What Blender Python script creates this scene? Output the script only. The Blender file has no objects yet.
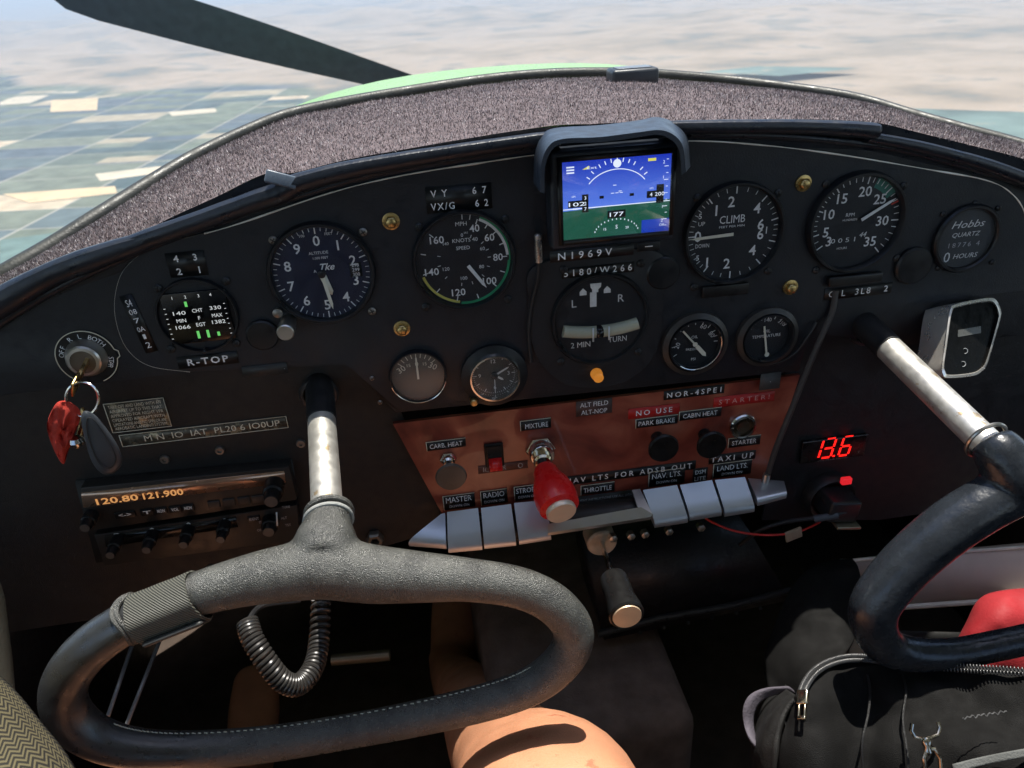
import bpy, bmesh, math, random
import numpy as np
from mathutils import Vector, Matrix, noise
random.seed(7); rng = np.random.default_rng(7)
R = math.radians
sc = bpy.context.scene
col = sc.collection
# ------------------------------------------------------------------ camera
FPX = 775.0; D = 0.58          # focal length in pixels, distance eye -> panel
r_ = Vector((.9884, -.1130, .1011)).normalized()      # panel right, in (x right, y down, z forward) of the lens
d_ = Vector((.0518, .880, .4723)); d_ = (d_ - r_*d_.dot(r_)).normalized()   # down
n_ = r_.cross(d_).normalized()                          # forward
EYE = Vector((0, -D, 0))
camd = bpy.data.cameras.new('camera'); cam = bpy.data.objects.new('camera', camd); col.objects.link(cam)
cx = Vector((r_.x, n_.x, -d_.x)); cy = -Vector((r_.y, n_.y, -d_.y)); cz = -Vector((r_.z, n_.z, -d_.z))
M = Matrix((cx, cy, cz)).transposed().to_4x4(); M.translation = EYE
cam.matrix_world = M
camd.sensor_width = 36; camd.lens = FPX/1024*36
camd.clip_start = .02; camd.clip_end = 400000
camd.dof.use_dof = True; camd.dof.focus_distance = .62; camd.dof.aperture_fstop = 13
sc.camera = cam
# ------------------------------------------------------------------ world, sun, exposure
SUN_EL, SUN_AZ = 79, 35        # elevation, azimuth to the right of straight ahead
wd = bpy.data.worlds.new('World'); sc.world = wd; wd.use_nodes = True
nt = wd.node_tree; bg = nt.nodes['Background']
sky = nt.nodes.new('ShaderNodeTexSky'); sky.sky_type = 'NISHITA'; sky.sun_disc = False
sky.sun_elevation = R(SUN_EL); sky.sun_rotation = R(SUN_AZ); sky.altitude = 1200
sky.dust_density = 2.0
nt.links.new(sky.outputs[0], bg.inputs[0]); bg.inputs[1].default_value = .15
sl = bpy.data.lights.new('sun', 'SUN'); so = bpy.data.objects.new('sun', sl); col.objects.link(so)
sl.energy = 5.0; sl.angle = R(.5); sl.color = (1, .95, .86)
sdir = Vector((math.sin(R(SUN_AZ))*math.cos(R(SUN_EL)), math.cos(R(SUN_AZ))*math.cos(R(SUN_EL)), math.sin(R(SUN_EL))))
so.rotation_euler = sdir.to_track_quat('Z', 'Y').to_euler()
sc.view_settings.view_transform = 'Standard'; sc.view_settings.look = 'None'
sc.view_settings.exposure = 0.55; sc.view_settings.gamma = 1
sc.render.engine = 'CYCLES'
sc.cycles.max_bounces = 6; sc.cycles.volume_bounces = 0; sc.cycles.transparent_max_bounces = 16

# ------------------------------------------------------------------ where a line of sight meets the place
def ray(px, py):
    x, y = (px-512)/FPX, (py-384)/FPX
    v = Vector((x, y, 1))
    return Vector((r_.dot(v), n_.dot(v), -d_.dot(v)))
def W(px, py, h=0):            # point on the plane h in front of the panel face
    v = ray(px, py); t = (D-h)/v.y
    return EYE + v*t
def Cz(px, py, z):             # point at lens depth z
    return EYE + ray(px, py)*z
def G(px, py, Z): 
    v = ray(px, py); return EYE + v*(Z/v.z)
def mpp(px, py, h=0): return (W(px+.5, py, h)-W(px-.5, py, h)).x
def mpv(px, py, h=0): return -(W(px, py+.5, h)-W(px, py-.5, h)).z

# ------------------------------------------------------------------ materials
MATS = {}
def mat(name, c, rough=.5, metal=0, var=.15, scale=40, bump=0, bscale=400, spec=.5, emis=None, es=1, wear=None, rvar=.12, coat=0, sub=0, trans=0):
    if name in MATS: return MATS[name]
    m = bpy.data.materials.new(name); m.use_nodes = True; n = m.node_tree.nodes; l = m.node_tree.links
    b = n['Principled BSDF']; b.inputs['Metallic'].default_value = metal
    b.inputs['Specular IOR Level'].default_value = spec
    b.inputs['Coat Weight'].default_value = coat
    if sub:
        b.inputs['Subsurface Weight'].default_value = sub; b.inputs['Subsurface Radius'].default_value = (.02,.007,.004); b.inputs['Subsurface Scale'].default_value=.5
    tc = n.new('ShaderNodeTexCoord')
    nz = n.new('ShaderNodeTexNoise'); nz.inputs['Scale'].default_value = scale; nz.inputs['Detail'].default_value = 6
    l.new(tc.outputs['Object'], nz.inputs['Vector'])
    mr = n.new('ShaderNodeMapRange'); mr.inputs[1].default_value = .3; mr.inputs[2].default_value = .7
    mr.inputs[3].default_value = 1-var; mr.inputs[4].default_value = 1+var; l.new(nz.outputs[0], mr.inputs[0])
    mx = n.new('ShaderNodeVectorMath'); mx.operation = 'SCALE'; mx.inputs[0].default_value = c[:3]
    l.new(mr.outputs[0], mx.inputs['Scale']); outc = mx.outputs[0]
    if wear:                                   # worn-through spots of another colour
        wn = n.new('ShaderNodeTexNoise'); wn.inputs['Scale'].default_value = wear[1]; wn.inputs['Detail'].default_value = 9; wn.inputs['Roughness'].default_value = .7
        l.new(tc.outputs['Object'], wn.inputs['Vector'])
        wr = n.new('ShaderNodeMapRange'); wr.inputs[1].default_value = wear[2]; wr.inputs[2].default_value = wear[2]+.05; l.new(wn.outputs[0], wr.inputs[0])
        mm = n.new('ShaderNodeMix'); mm.data_type = 'RGBA'; l.new(wr.outputs[0], mm.inputs[0]); l.new(outc, mm.inputs[6]); mm.inputs[7].default_value = (*wear[0], 1); outc = mm.outputs[2]
    l.new(outc, b.inputs['Base Color'])
    n2 = n.new('ShaderNodeTexNoise'); n2.inputs['Scale'].default_value = scale*2.3; n2.inputs['Detail'].default_value = 8; l.new(tc.outputs['Object'], n2.inputs['Vector'])
    m2 = n.new('ShaderNodeMapRange'); m2.inputs[1].default_value = .3; m2.inputs[2].default_value = .7
    m2.inputs[3].default_value = max(.03, rough-rvar); m2.inputs[4].default_value = min(1, rough+rvar); l.new(n2.outputs[0], m2.inputs[0]); l.new(m2.outputs[0], b.inputs['Roughness'])
    if bump:
        bn = n.new('ShaderNodeTexNoise'); bn.inputs['Scale'].default_value = bscale; bn.inputs['Detail'].default_value = 4; l.new(tc.outputs['Object'], bn.inputs['Vector'])
        bp = n.new('ShaderNodeBump'); bp.inputs['Strength'].default_value = bump; bp.inputs['Distance'].default_value = .001
        l.new(bn.outputs[0], bp.inputs['Height']); l.new(bp.outputs[0], b.inputs['Normal'])
    if emis: b.inputs['Emission Color'].default_value = (*emis, 1); b.inputs['Emission Strength'].default_value = es
    MATS[name] = m; return m
BLK = mat('panel_black_paint', (.009,.0115,.0155), .52, bump=.25, bscale=900, wear=((.045,.045,.045), 150, .70))
BLK2 = mat('overlay_black_paint', (.008,.0115,.0175), .48, bump=.2, bscale=700, wear=((.05,.05,.05), 170, .71))
SUB = mat('subpanel_black', (.0095,.0085,.008), .55, bump=.4, bscale=1200, wear=((.05,.045,.04), 140, .69))
DARK = mat('footwell_black', (.008,.008,.009), .7, bump=.3, bscale=200)
GAUGE = mat('gauge_black', (.007,.0085,.011), .38)
FACE = mat('dial_face_black', (.007,.009,.013), .45, var=.1)
FACEG = mat('faded_dial_face', (.10,.09,.075), .5)
WHT = mat('white_paint', (.75,.76,.74), .6, var=.12, scale=300)
CRM = mat('luminous_cream_paint', (.72,.70,.56), .6, var=.08)
DYM = mat('embossed_white', (.82,.84,.86), .6, var=.3, scale=500)
DIM = mat('dim_print', (.40,.41,.42), .6, var=.35, scale=600)
TAPE = mat('black_label_tape', (.006,.007,.008), .4)
REDT = mat('red_label_tape', (.52,.02,.018), .4)
CHR = mat('chrome', (.72,.70,.66), .14, 1, var=.08, rvar=.08)
STEEL = mat('brushed_steel', (.55,.53,.49), .34, 1, var=.08, scale=40, rvar=.06)
TUBEM = mat('polished_tube_metal', (.80,.77,.70), .42, .8, var=.12, scale=60, rvar=.1, wear=((.55,.42,.26), 45, .60))
BRASS = mat('brass', (.55,.40,.17), .35, 1, var=.3, scale=300)
ALU = mat('switch_aluminium', (.52,.56,.60), .36, .85, var=.05, scale=20, rvar=.05)
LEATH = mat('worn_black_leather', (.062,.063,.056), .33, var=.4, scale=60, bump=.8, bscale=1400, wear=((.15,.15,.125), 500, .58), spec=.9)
def leather_by_side(m):                      # greyer and rougher to the right, near black and smoother at the left
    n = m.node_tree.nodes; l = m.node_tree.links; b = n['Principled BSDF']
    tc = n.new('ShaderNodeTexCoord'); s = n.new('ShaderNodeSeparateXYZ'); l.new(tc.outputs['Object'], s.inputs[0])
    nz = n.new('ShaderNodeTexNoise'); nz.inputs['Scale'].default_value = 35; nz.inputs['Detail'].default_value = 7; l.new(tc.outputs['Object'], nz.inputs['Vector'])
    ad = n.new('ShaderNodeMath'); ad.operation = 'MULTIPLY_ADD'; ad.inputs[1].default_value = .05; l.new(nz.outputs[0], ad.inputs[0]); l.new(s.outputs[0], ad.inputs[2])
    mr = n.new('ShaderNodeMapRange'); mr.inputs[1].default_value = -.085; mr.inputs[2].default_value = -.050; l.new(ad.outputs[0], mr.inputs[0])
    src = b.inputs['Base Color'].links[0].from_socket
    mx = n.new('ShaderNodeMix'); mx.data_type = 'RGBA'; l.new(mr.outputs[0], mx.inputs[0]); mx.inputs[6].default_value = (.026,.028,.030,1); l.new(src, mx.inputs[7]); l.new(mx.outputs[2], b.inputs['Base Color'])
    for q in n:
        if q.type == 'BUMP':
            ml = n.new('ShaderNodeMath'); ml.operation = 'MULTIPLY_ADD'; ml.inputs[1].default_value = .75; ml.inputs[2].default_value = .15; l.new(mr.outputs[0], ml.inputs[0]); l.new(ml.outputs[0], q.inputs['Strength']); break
leather_by_side(LEATH)
LEATHB = mat('smooth_black_vinyl', (.020,.024,.030), .26, var=.2, scale=50, bump=.3, bscale=300, wear=((.16,.17,.18), 120, .70))
VINYL = mat('edge_roll_vinyl', (.012,.016,.024), .35, var=.2, bump=.3, bscale=300, wear=((.12,.13,.14), 45, .68))
RUB = mat('black_rubber', (.015,.015,.016), .45)
KNOBB = mat('knob_black_plastic', (.009,.009,.009), .35, spec=.3)
REDP = mat('red_plastic', (.75,.014,.014), .3, coat=.3, var=.08)
GREENP = mat('cowl_green_paint', (.24,.42,.15), .35, var=.05)
SKIN = mat('skin', (.58,.27,.15), .46, var=.14, scale=22, bump=.5, bscale=700, sub=.06, wear=((.48,.18,.10), 45, .60))
def emit(name, c, s=1):
    if name in MATS: return MATS[name]
    m = bpy.data.materials.new(name); m.use_nodes = True; n = m.node_tree.nodes
    b = n['Principled BSDF']; b.inputs['Base Color'].default_value = (.01,.01,.01,1); b.inputs['Roughness'].default_value = .2
    b.inputs['Emission Color'].default_value = (*c, 1); b.inputs['Emission Strength'].default_value = s
    MATS[name] = m; return m
def glass(name, tint=(1,1,1), rough=.05, refl=1.45, dirt=.0):
    m = bpy.data.materials.new(name); m.use_nodes = True; n = m.node_tree.nodes; l = m.node_tree.links
    n.remove(n['Principled BSDF']); out = n['Material Output']
    t = n.new('ShaderNodeBsdfTransparent'); t.inputs[0].default_value = (*tint, 1)
    g = n.new('ShaderNodeBsdfGlossy'); g.inputs['Roughness'].default_value = rough
    lw = n.new('ShaderNodeLayerWeight'); lw.inputs[0].default_value = .5
    pw = n.new('ShaderNodeMath'); pw.operation = 'POWER'; pw.inputs[1].default_value = 5; l.new(lw.outputs['Facing'], pw.inputs[0])
    f = n.new('ShaderNodeMath'); f.operation = 'MULTIPLY_ADD'; f.inputs[1].default_value = .85; f.inputs[2].default_value = ((refl-1)/(refl+1))**2; l.new(pw.outputs[0], f.inputs[0])
    mx = n.new('ShaderNodeMixShader'); l.new(f.outputs[0], mx.inputs[0]); l.new(t.outputs[0], mx.inputs[1]); l.new(g.outputs[0], mx.inputs[2])
    o = mx.outputs[0]
    if dirt:
        df = n.new('ShaderNodeBsdfDiffuse'); df.inputs[0].default_value = (.8,.8,.78,1)
        tc = n.new('ShaderNodeTexCoord'); nz = n.new('ShaderNodeTexNoise'); nz.inputs['Scale'].default_value = 14; nz.inputs['Detail'].default_value = 8
        l.new(tc.outputs['Object'], nz.inputs['Vector'])
        mr = n.new('ShaderNodeMapRange'); mr.inputs[1].default_value=.35; mr.inputs[2].default_value=.8; mr.inputs[3].default_value = dirt*.4; mr.inputs[4].default_value = dirt; l.new(nz.outputs[0], mr.inputs[0])
        m2 = n.new('ShaderNodeMixShader'); l.new(mr.outputs[0], m2.inputs[0]); l.new(o, m2.inputs[1]); l.new(df.outputs[0], m2.inputs[2]); o = m2.outputs[0]
    l.new(o, out.inputs[0]); MATS[name] = m; return m
GLS = glass('instrument_glass', (.95,.97,1), .04, 1.35, .012)
GLSF = glass('dusty_instrument_glass', (.92,.93,.95), .12, 1.5, .06)

# ------------------------------------------------------------------ mesh building
class MB:
    def __init__(s): s.b = bmesh.new(); s.mi = 0
    def _add(s, vs, fs):
        v = [s.b.verts.new(p) for p in vs]
        for f in fs:
            try: q = s.b.faces.new([v[i] for i in f]); q.material_index = s.mi
            except ValueError: pass
        return v
    def lathe(s, prof, c=(0,0,0), seg=48, M=None, cap=True):      # profile of (radius, height) turned about z
        vs = []; fs = []; k = len(prof); M = M or Matrix.Translation(c)
        for i in range(seg):
            a = 2*math.pi*i/seg
            for (r, z) in prof: vs.append(M @ Vector((r*math.cos(a), r*math.sin(a), z)))
        for i in range(seg):
            j = (i+1) % seg
            for q in range(k-1): fs.append((i*k+q, j*k+q, j*k+q+1, i*k+q+1))
        if cap:
            if prof[0][0] > 1e-6: fs.append([i*k for i in range(seg)][::-1])
            if prof[-1][0] > 1e-6: fs.append([i*k+k-1 for i in range(seg)])
        s._add(vs, fs); return s
    def disc(s, r, z, c=(0,0), seg=48, M=None):
        M = M or Matrix.Identity(4)
        s._add([M @ Vector((c[0]+r*math.cos(2*math.pi*i/seg), c[1]+r*math.sin(2*math.pi*i/seg), z)) for i in range(seg)], [list(range(seg))]); return s
    def box(s, x0, x1, y0, y1, z0, z1, bev=0, M=None):
        M = M or Matrix.Identity(4)
        vs = [M @ Vector(p) for p in [(x0,y0,z0),(x1,y0,z0),(x1,y1,z0),(x0,y1,z0),(x0,y0,z1),(x1,y0,z1),(x1,y1,z1),(x0,y1,z1)]]
        v = s._add(vs, [(3,2,1,0),(4,5,6,7),(0,1,5,4),(1,2,6,5),(2,3,7,6),(3,0,4,7)])
        if bev:
            es = set()
            for q in v:
                for e in q.link_edges: es.add(e)
            bmesh.ops.bevel(s.b, geom=list(es), offset=bev, segments=3, profile=.5, affect='EDGES')
        return s
    def prism(s, pts, z0, z1, M=None, bev=0):     # outline in xy, extruded in z
        M = M or Matrix.Identity(4); k = len(pts)
        vs = [M @ Vector((p[0], p[1], z0)) for p in pts] + [M @ Vector((p[0], p[1], z1)) for p in pts]
        fs = [list(range(k))[::-1], list(range(k, 2*k))] + [(i, (i+1) % k, k+(i+1) % k, k+i) for i in range(k)]
        v = s._add(vs, fs)
        if bev:
            es = [e for e in set(e for q in v[k:] for e in q.link_edges) if all(w in v[k:] for w in e.verts)]
            bmesh.ops.bevel(s.b, geom=es, offset=bev, segments=2, profile=.5, affect='EDGES')
        return s
    def solid(s, top, off):                       # world-space polygon thickened by a vector
        k = len(top); off = Vector(off)
        vs = [Vector(p) for p in top] + [Vector(p)+off for p in top]
        s._add(vs, [list(range(k)), list(range(k, 2*k))[::-1]] + [(i, k+i, k+(i+1) % k, (i+1) % k) for i in range(k)])
        bmesh.ops.recalc_face_normals(s.b, faces=s.b.faces); return s
    def tube(s, pts, rad, seg=12, closed=False, flat=1, cap=True):
        pts = [Vector(p) for p in pts]; n = len(pts)
        if not hasattr(rad, '__len__'): rad = [rad]*n
        T = []
        for i in range(n):
            a = pts[(i-1) % n] if closed or i > 0 else pts[i]; b = pts[(i+1) % n] if closed or i < n-1 else pts[i]
            T.append((b-a).normalized())
        u = T[0].orthogonal().normalized(); vs = []; fs = []
        for i in range(n):
            u = (u - T[i]*u.dot(T[i])).normalized(); w = T[i].cross(u)
            for k in range(seg):
                a = 2*math.pi*k/seg; vs.append(pts[i] + (u*math.cos(a)*flat + w*math.sin(a))*rad[i])
        m = n if closed else n-1
        off = 0
        if closed:                                 # match twist at the seam
            best = min(range(seg), key=lambda o: (vs[(n-1)*seg+o]-vs[0]).length); off = best
        for i in range(m):
            j = (i+1) % n; o = off if (closed and j == 0) else 0
            for k in range(seg):
                k2 = (k+1) % seg
                if o: fs.append((i*seg+(k+o) % seg, i*seg+(k2+o) % seg, j*seg+k2, j*seg+k))
                else: fs.append((i*seg+k, i*seg+k2, j*seg+k2, j*seg+k))
        if not closed and cap: fs.append(list(range(seg))[::-1]); fs.append([(n-1)*seg+k for k in range(seg)])
        s._add(vs, fs); return s
    def text(s, t, x, y, h, w=None, z=.0003, rot=0, M=None, shear=0, space=1.0, bold=0, ex=.00012):
        c = bpy.data.curves.new('t', 'FONT'); c.body = t; c.align_x = 'CENTER'; c.resolution_u = 2; c.size = 1; c.shear = shear
        c.space_character = space; c.offset = bold; c.extrude = 0
        o = bpy.data.objects.new('t', c); me = o.to_mesh()
        if not me.vertices: return s
        co = np.array([v.co[:] for v in me.vertices]); 
        cap = .70 if any(ch.isupper() or ch.isdigit() for ch in t) else max(.3, co[:,1].max())
        x0, x1 = co[:,0].min(), co[:,0].max(); sy = h/cap; sx = (w/(x1-x0)) if w and x1 > x0 else sy
        mx_ = (x0+x1)/2
        Mt = (M or Matrix.Identity(4)) @ Matrix.Translation((x, y, z)) @ Matrix.Rotation(R(rot), 4, 'Z')
        vs = [Mt @ Vector(((p[0]-mx_)*sx, p[1]*sy-h/2, 0)) for p in co]
        s._add(vs, [list(p.vertices) for p in me.polygons])
        o.to_mesh_clear(); bpy.data.objects.remove(o); bpy.data.curves.remove(c); return s
    def build(s, name, m, parent=None, smooth=True, ang=32, sub=0):
        me = bpy.data.meshes.new(name); s.b.normal_update()
        for e in s.b.edges:
            if len(e.link_faces) == 2 and e.calc_face_angle(0) > R(ang): e.smooth = False
        s.b.to_mesh(me); s.b.free()
        if smooth: me.polygons.foreach_set('use_smooth', [True]*len(me.polygons))
        for mm in (m if isinstance(m, (list, tuple)) else [m]): me.materials.append(mm)
        o = bpy.data.objects.new(name, me); col.objects.link(o)
        if parent: o.parent = parent
        if sub:
            sm = o.modifiers.new('sub', 'SUBSURF'); sm.levels = sub; sm.render_levels = sub
        return o
def tag(o, label=None, cat=None, group=None, kind=None):
    if label: o['label'] = label
    if cat: o['category'] = cat
    if group: o['group'] = group
    if kind: o['kind'] = kind
    return o
def empty(name, loc, label, cat, group=None, rot=(0,0,0)):
    o = bpy.data.objects.new(name, None); col.objects.link(o); o.location = loc; o.rotation_euler = rot; o.empty_display_size = .01
    return tag(o, label, cat, group)
class Pan:                       # a thing mounted flat on the panel; local x right, y up, z towards the seats
    def __init__(s, name, label, cat, px, py, h=0, group=None):
        s.px, s.py, s.h = px, py, h; s.o = W(px, py, h)
        s.e = empty(name, s.o, label, cat, group, (R(90), 0, 0)); s.k = mpp(px, py, h); s.kv = mpv(px, py, h)
    def L(s, px, py, z=0):
        p = W(px, py, s.h+z) - s.o; return (p.x, p.z)
    def V(s, px, py, z=0): x, y = s.L(px, py, z); return Vector((x, y, z))
    def b(s, mb, name, m, **k): return mb.build(name, m, s.e, **k)
def spl(pts, n):                 # smooth curve through points (Catmull-Rom)
    P = [Vector(p) for p in pts]; out = []
    P = [P[0]*2-P[1]] + P + [P[-1]*2-P[-2]]; m = len(P)-3
    for i in range(n):
        t = i/(n-1)*m; k = min(int(t), m-1); f = t-k; a, b, c, e = P[k:k+4]
        out.append(.5*((2*b)+(c-a)*f+(2*a-5*b+4*c-e)*f*f+(3*b-a-3*c+e)*f**3))
    return out
def splc(pts, n):                # closed version
    P = [Vector(p) for p in pts]; m = len(P); out = []
    for i in range(n):
        t = i/n*m; k = int(t); f = t-k; a, b, c, e = P[k-1], P[k % m], P[(k+1) % m], P[(k+2) % m]
        out.append(.5*((2*b)+(c-a)*f+(2*a-5*b+4*c-e)*f*f+(3*b-a-3*c+e)*f**3))
    return out
# ================================================================== GROUND FAR BELOW
H = 1150.0
def node_ground():
    m = bpy.data.materials.new('farmland'); m.use_nodes = True; n = m.node_tree.nodes; l = m.node_tree.links
    b = n['Principled BSDF']; b.inputs['Roughness'].default_value = 1; b.inputs['Specular IOR Level'].default_value = 0
    tc = n.new('ShaderNodeTexCoord'); mp = n.new('ShaderNodeMapping'); mp.inputs['Rotation'].default_value = (0,0,R(9)); l.new(tc.outputs['Object'], mp.inputs[0])
    def vm(op, a, bb=None):
        q = n.new('ShaderNodeVectorMath'); q.operation = op; l.new(a, q.inputs[0])
        if bb is not None:
            if isinstance(bb, tuple): q.inputs[1].default_value = bb
            else: l.new(bb, q.inputs[1])
        return q.outputs[0]
    def ma(op, a, bb=None, c=None):
        q = n.new('ShaderNodeMath'); q.operation = op
        for i, v in enumerate((a, bb, c)):
            if v is None: continue
            if isinstance(v, (int, float)): q.inputs[i].default_value = v
            else: l.new(v, q.inputs[i])
        return q.outputs[0]
    def cells(sx, sy, shift):
        v = vm('MULTIPLY', mp.outputs[0], (1/sx, 1/sy, 0)); v = vm('ADD', v, (shift, shift*.7, 0))
        f = vm('FLOOR', v); w = n.new('ShaderNodeTexWhiteNoise'); w.noise_dimensions = '2D'; l.new(f, w.inputs['Vector'])
        fr = vm('FRACTION', v); sp = n.new('ShaderNodeSeparateXYZ'); l.new(fr, sp.inputs[0])
        return w.outputs['Value'], w.outputs['Color'], sp
    def ramp(fac, stops, const=True):
        q = n.new('ShaderNodeValToRGB'); e = q.color_ramp.elements; q.color_ramp.interpolation = 'CONSTANT' if const else 'LINEAR'
        e[0].position = stops[0][0]; e[0].color = (*stops[0][1], 1); e[1].position = stops[1][0]; e[1].color = (*stops[1][1], 1)
        for p, c in stops[2:]: x = e.new(p); x.color = (*c, 1)
        l.new(fac, q.inputs[0]); return q.outputs[0]
    def mix(f, a, bb):
        q = n.new('ShaderNodeMix'); q.data_type = 'RGBA'
        if isinstance(f, float): q.inputs[0].default_value = f
        else: l.new(f, q.inputs[0])
        for i, v in ((6, a), (7, bb)):
            if isinstance(v, tuple): q.inputs[i].default_value = (*v, 1)
            else: l.new(v, q.inputs[i])
        return q.outputs[2]
    pal = [(0,(.11,.135,.11)),(.2,(.07,.10,.10)),(.38,(.13,.155,.115)),(.52,(.085,.11,.125)),(.68,(.15,.17,.13)),(.82,(.10,.13,.13)),(.91,(.32,.28,.20)),(.965,(.45,.37,.26))]
    va, ca, sa = cells(880, 430, .3); vb, cb, sb = cells(440, 215, 4.6); vc, cc, sc_ = cells(1760, 860, .15)
    A = ramp(va, pal); B = ramp(vb, pal); sel = ma('GREATER_THAN', vc, .62)
    c = mix(sel, A, B)
    # crop rows and uneven growth inside the fields
    nz = n.new('ShaderNodeTexNoise'); nz.inputs['Scale'].default_value = .006; nz.inputs['Detail'].default_value = 8; l.new(mp.outputs[0], nz.inputs['Vector'])
    mr = n.new('ShaderNodeMapRange'); mr.inputs[1].default_value = .3; mr.inputs[2].default_value = .7; mr.inputs[3].default_value = .75; mr.inputs[4].default_value = 1.25; l.new(nz.outputs[0], mr.inputs[0])
    sc1 = n.new('ShaderNodeVectorMath'); sc1.operation = 'SCALE'; l.new(c, sc1.inputs[0]); l.new(mr.outputs[0], sc1.inputs['Scale']); c = sc1.outputs[0]
    # pale farm tracks on the field borders
    tx = ma('LESS_THAN', sa.outputs[0], .018); ty = ma('LESS_THAN', sa.outputs[1], .022); tr = ma('MAXIMUM', tx, ty)
    keep = ma('GREATER_THAN', ma('ADD', va, vc), .55); tr = ma('MULTIPLY', tr, keep)
    c = mix(tr, c, (.36,.34,.29))
    # dry land: far away and in big irregular patches
    big = n.new('ShaderNodeTexNoise'); big.inputs['Scale'].default_value = .00022; big.inputs['Detail'].default_value = 5; l.new(mp.outputs[0], big.inputs['Vector'])
    sp = n.new('ShaderNodeSeparateXYZ'); l.new(tc.outputs['Object'], sp.inputs[0])
    dy = n.new('ShaderNodeMapRange'); dy.inputs[1].default_value = 5200; dy.inputs[2].default_value = 13000; l.new(ma('ADD', sp.outputs[1], ma('MULTIPLY', sp.outputs[0], 1.1)), dy.inputs[0])
    f = ma('ADD', ma('MULTIPLY', big.outputs[0], 1.6), ma('MULTIPLY', dy.outputs[0], .9)); f2 = n.new('ShaderNodeMapRange'); f2.inputs[1].default_value = 1.12; f2.inputs[2].default_value = 1.22; l.new(f, f2.inputs[0])
    dn = n.new('ShaderNodeTexNoise'); dn.inputs['Scale'].default_value = .0006; dn.inputs['Detail'].default_value = 10; dn.inputs['Roughness'].default_value=.65; l.new(tc.outputs['Object'], dn.inputs['Vector'])
    dry = ramp(dn.outputs[0], [(.32,(.11,.13,.12)),(.42,(.24,.20,.15)),(.50,(.31,.25,.185)),(.57,(.36,.29,.22)),(.63,(.21,.195,.16)),(.72,(.28,.235,.18))], False)
    c = mix(f2.outputs[0], c, dry)
    l.new(c, b.inputs['Base Color']); return m
GM = node_ground()
def gz(x, y):                                   # height of the land
    rr = math.hypot(x, y); k = min(1, max(0, (rr-9000)/14000))
    if k == 0: return -H
    q = noise.fractal(Vector((x/5200, y/5200, 3.3)), 1.0, 2.0, 6)
    return -H + k*(max(0, q+.12)*520)
vs = []; fs = []; NA, NR = 260, 150
for i in range(NR):
    rr = 250*(150000/250)**(i/(NR-1))
    for j in range(NA):
        a = R(-75+150*j/(NA-1)); x = rr*math.sin(a); y = rr*math.cos(a); vs.append((x, y, gz(x, y)))
for i in range(NR-1):
    for j in range(NA-1): k = i*NA+j; fs.append((k, k+1, k+NA+1, k+NA))
c0 = len(vs); vs.append((0,-20,-H))
for j in range(NA-1): fs.append((j+1, j, c0))
me = bpy.data.meshes.new('ground'); me.from_pydata(vs, [], fs); me.materials.append(GM)
me.polygons.foreach_set('use_smooth', [True]*len(fs))
go = bpy.data.objects.new('ground', me); col.objects.link(go); tag(go, kind='structure')
STRAW = mat('dry_field', (.55,.42,.26), 1, var=.12, scale=.01, spec=0); STRAW2 = mat('pale_field', (.50,.44,.33), 1, var=.12, scale=.01, spec=0)
GRN1 = mat('green_field', (.14,.19,.13), 1, var=.2, scale=.008, spec=0); GRN2 = mat('teal_field', (.12,.18,.16), 1, var=.2, scale=.008, spec=0)
IRR = mat('irrigated_land', (.13,.18,.16), 1, var=.45, scale=.0016, spec=0, wear=((.30,.27,.20), .0012, .56)); ROAD = mat('track_dust', (.45,.42,.36), 1, var=.1, scale=.01, spec=0)
def patch(name, pts, m, z=3):
    mb = MB(); mb._add([G(px, py, -(H-z)) for px, py in pts], [list(range(len(pts)))]); return tag(mb.build(name, m, smooth=False), kind='structure')
patch('field', [(3,194),(115,186),(117,193),(30,203)], STRAW)
patch('field', [(52,100),(98,98),(97,110),(50,112)], STRAW)
patch('field', [(45,86),(100,82),(100,93),(45,93)], STRAW2)
patch('field', [(0,97),(50,95),(30,103),(0,105)], STRAW2)
patch('field', [(95,174),(160,166),(168,172),(100,181)], STRAW2)
patch('field', [(168,112),(215,108),(217,112),(172,116)], STRAW2)
patch('field', [(0,240),(60,232),(40,262),(0,270)], GRN2, 2)
patch('field', [(740,96),(900,108),(1024,112),(1100,120),(1100,170),(860,128)], IRR, 40)
patch('field', [(700,72),(760,66),(860,68),(780,76)], IRR, 60)
# hedges and a small farm among the fields
# the sky keeps outside the haze box
hz = MB(); hz.box(-170000, 170000, -4000, 170000, -H-40, 40); hzm = bpy.data.materials.new('haze_air'); hzm.use_nodes = True
hn = hzm.node_tree.nodes; hn.remove(hn['Principled BSDF']); pv = hn.new('ShaderNodeVolumePrincipled')
pv.inputs['Color'].default_value = (.75,.86,.97,1); pv.inputs['Density'].default_value = 3.9e-5; pv.inputs['Anisotropy'].default_value = .15
hzm.node_tree.links.new(pv.outputs[0], hn['Material Output'].inputs['Volume'])
hzo = hz.build('haze', hzm, smooth=False); tag(hzo, kind='stuff')

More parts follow.
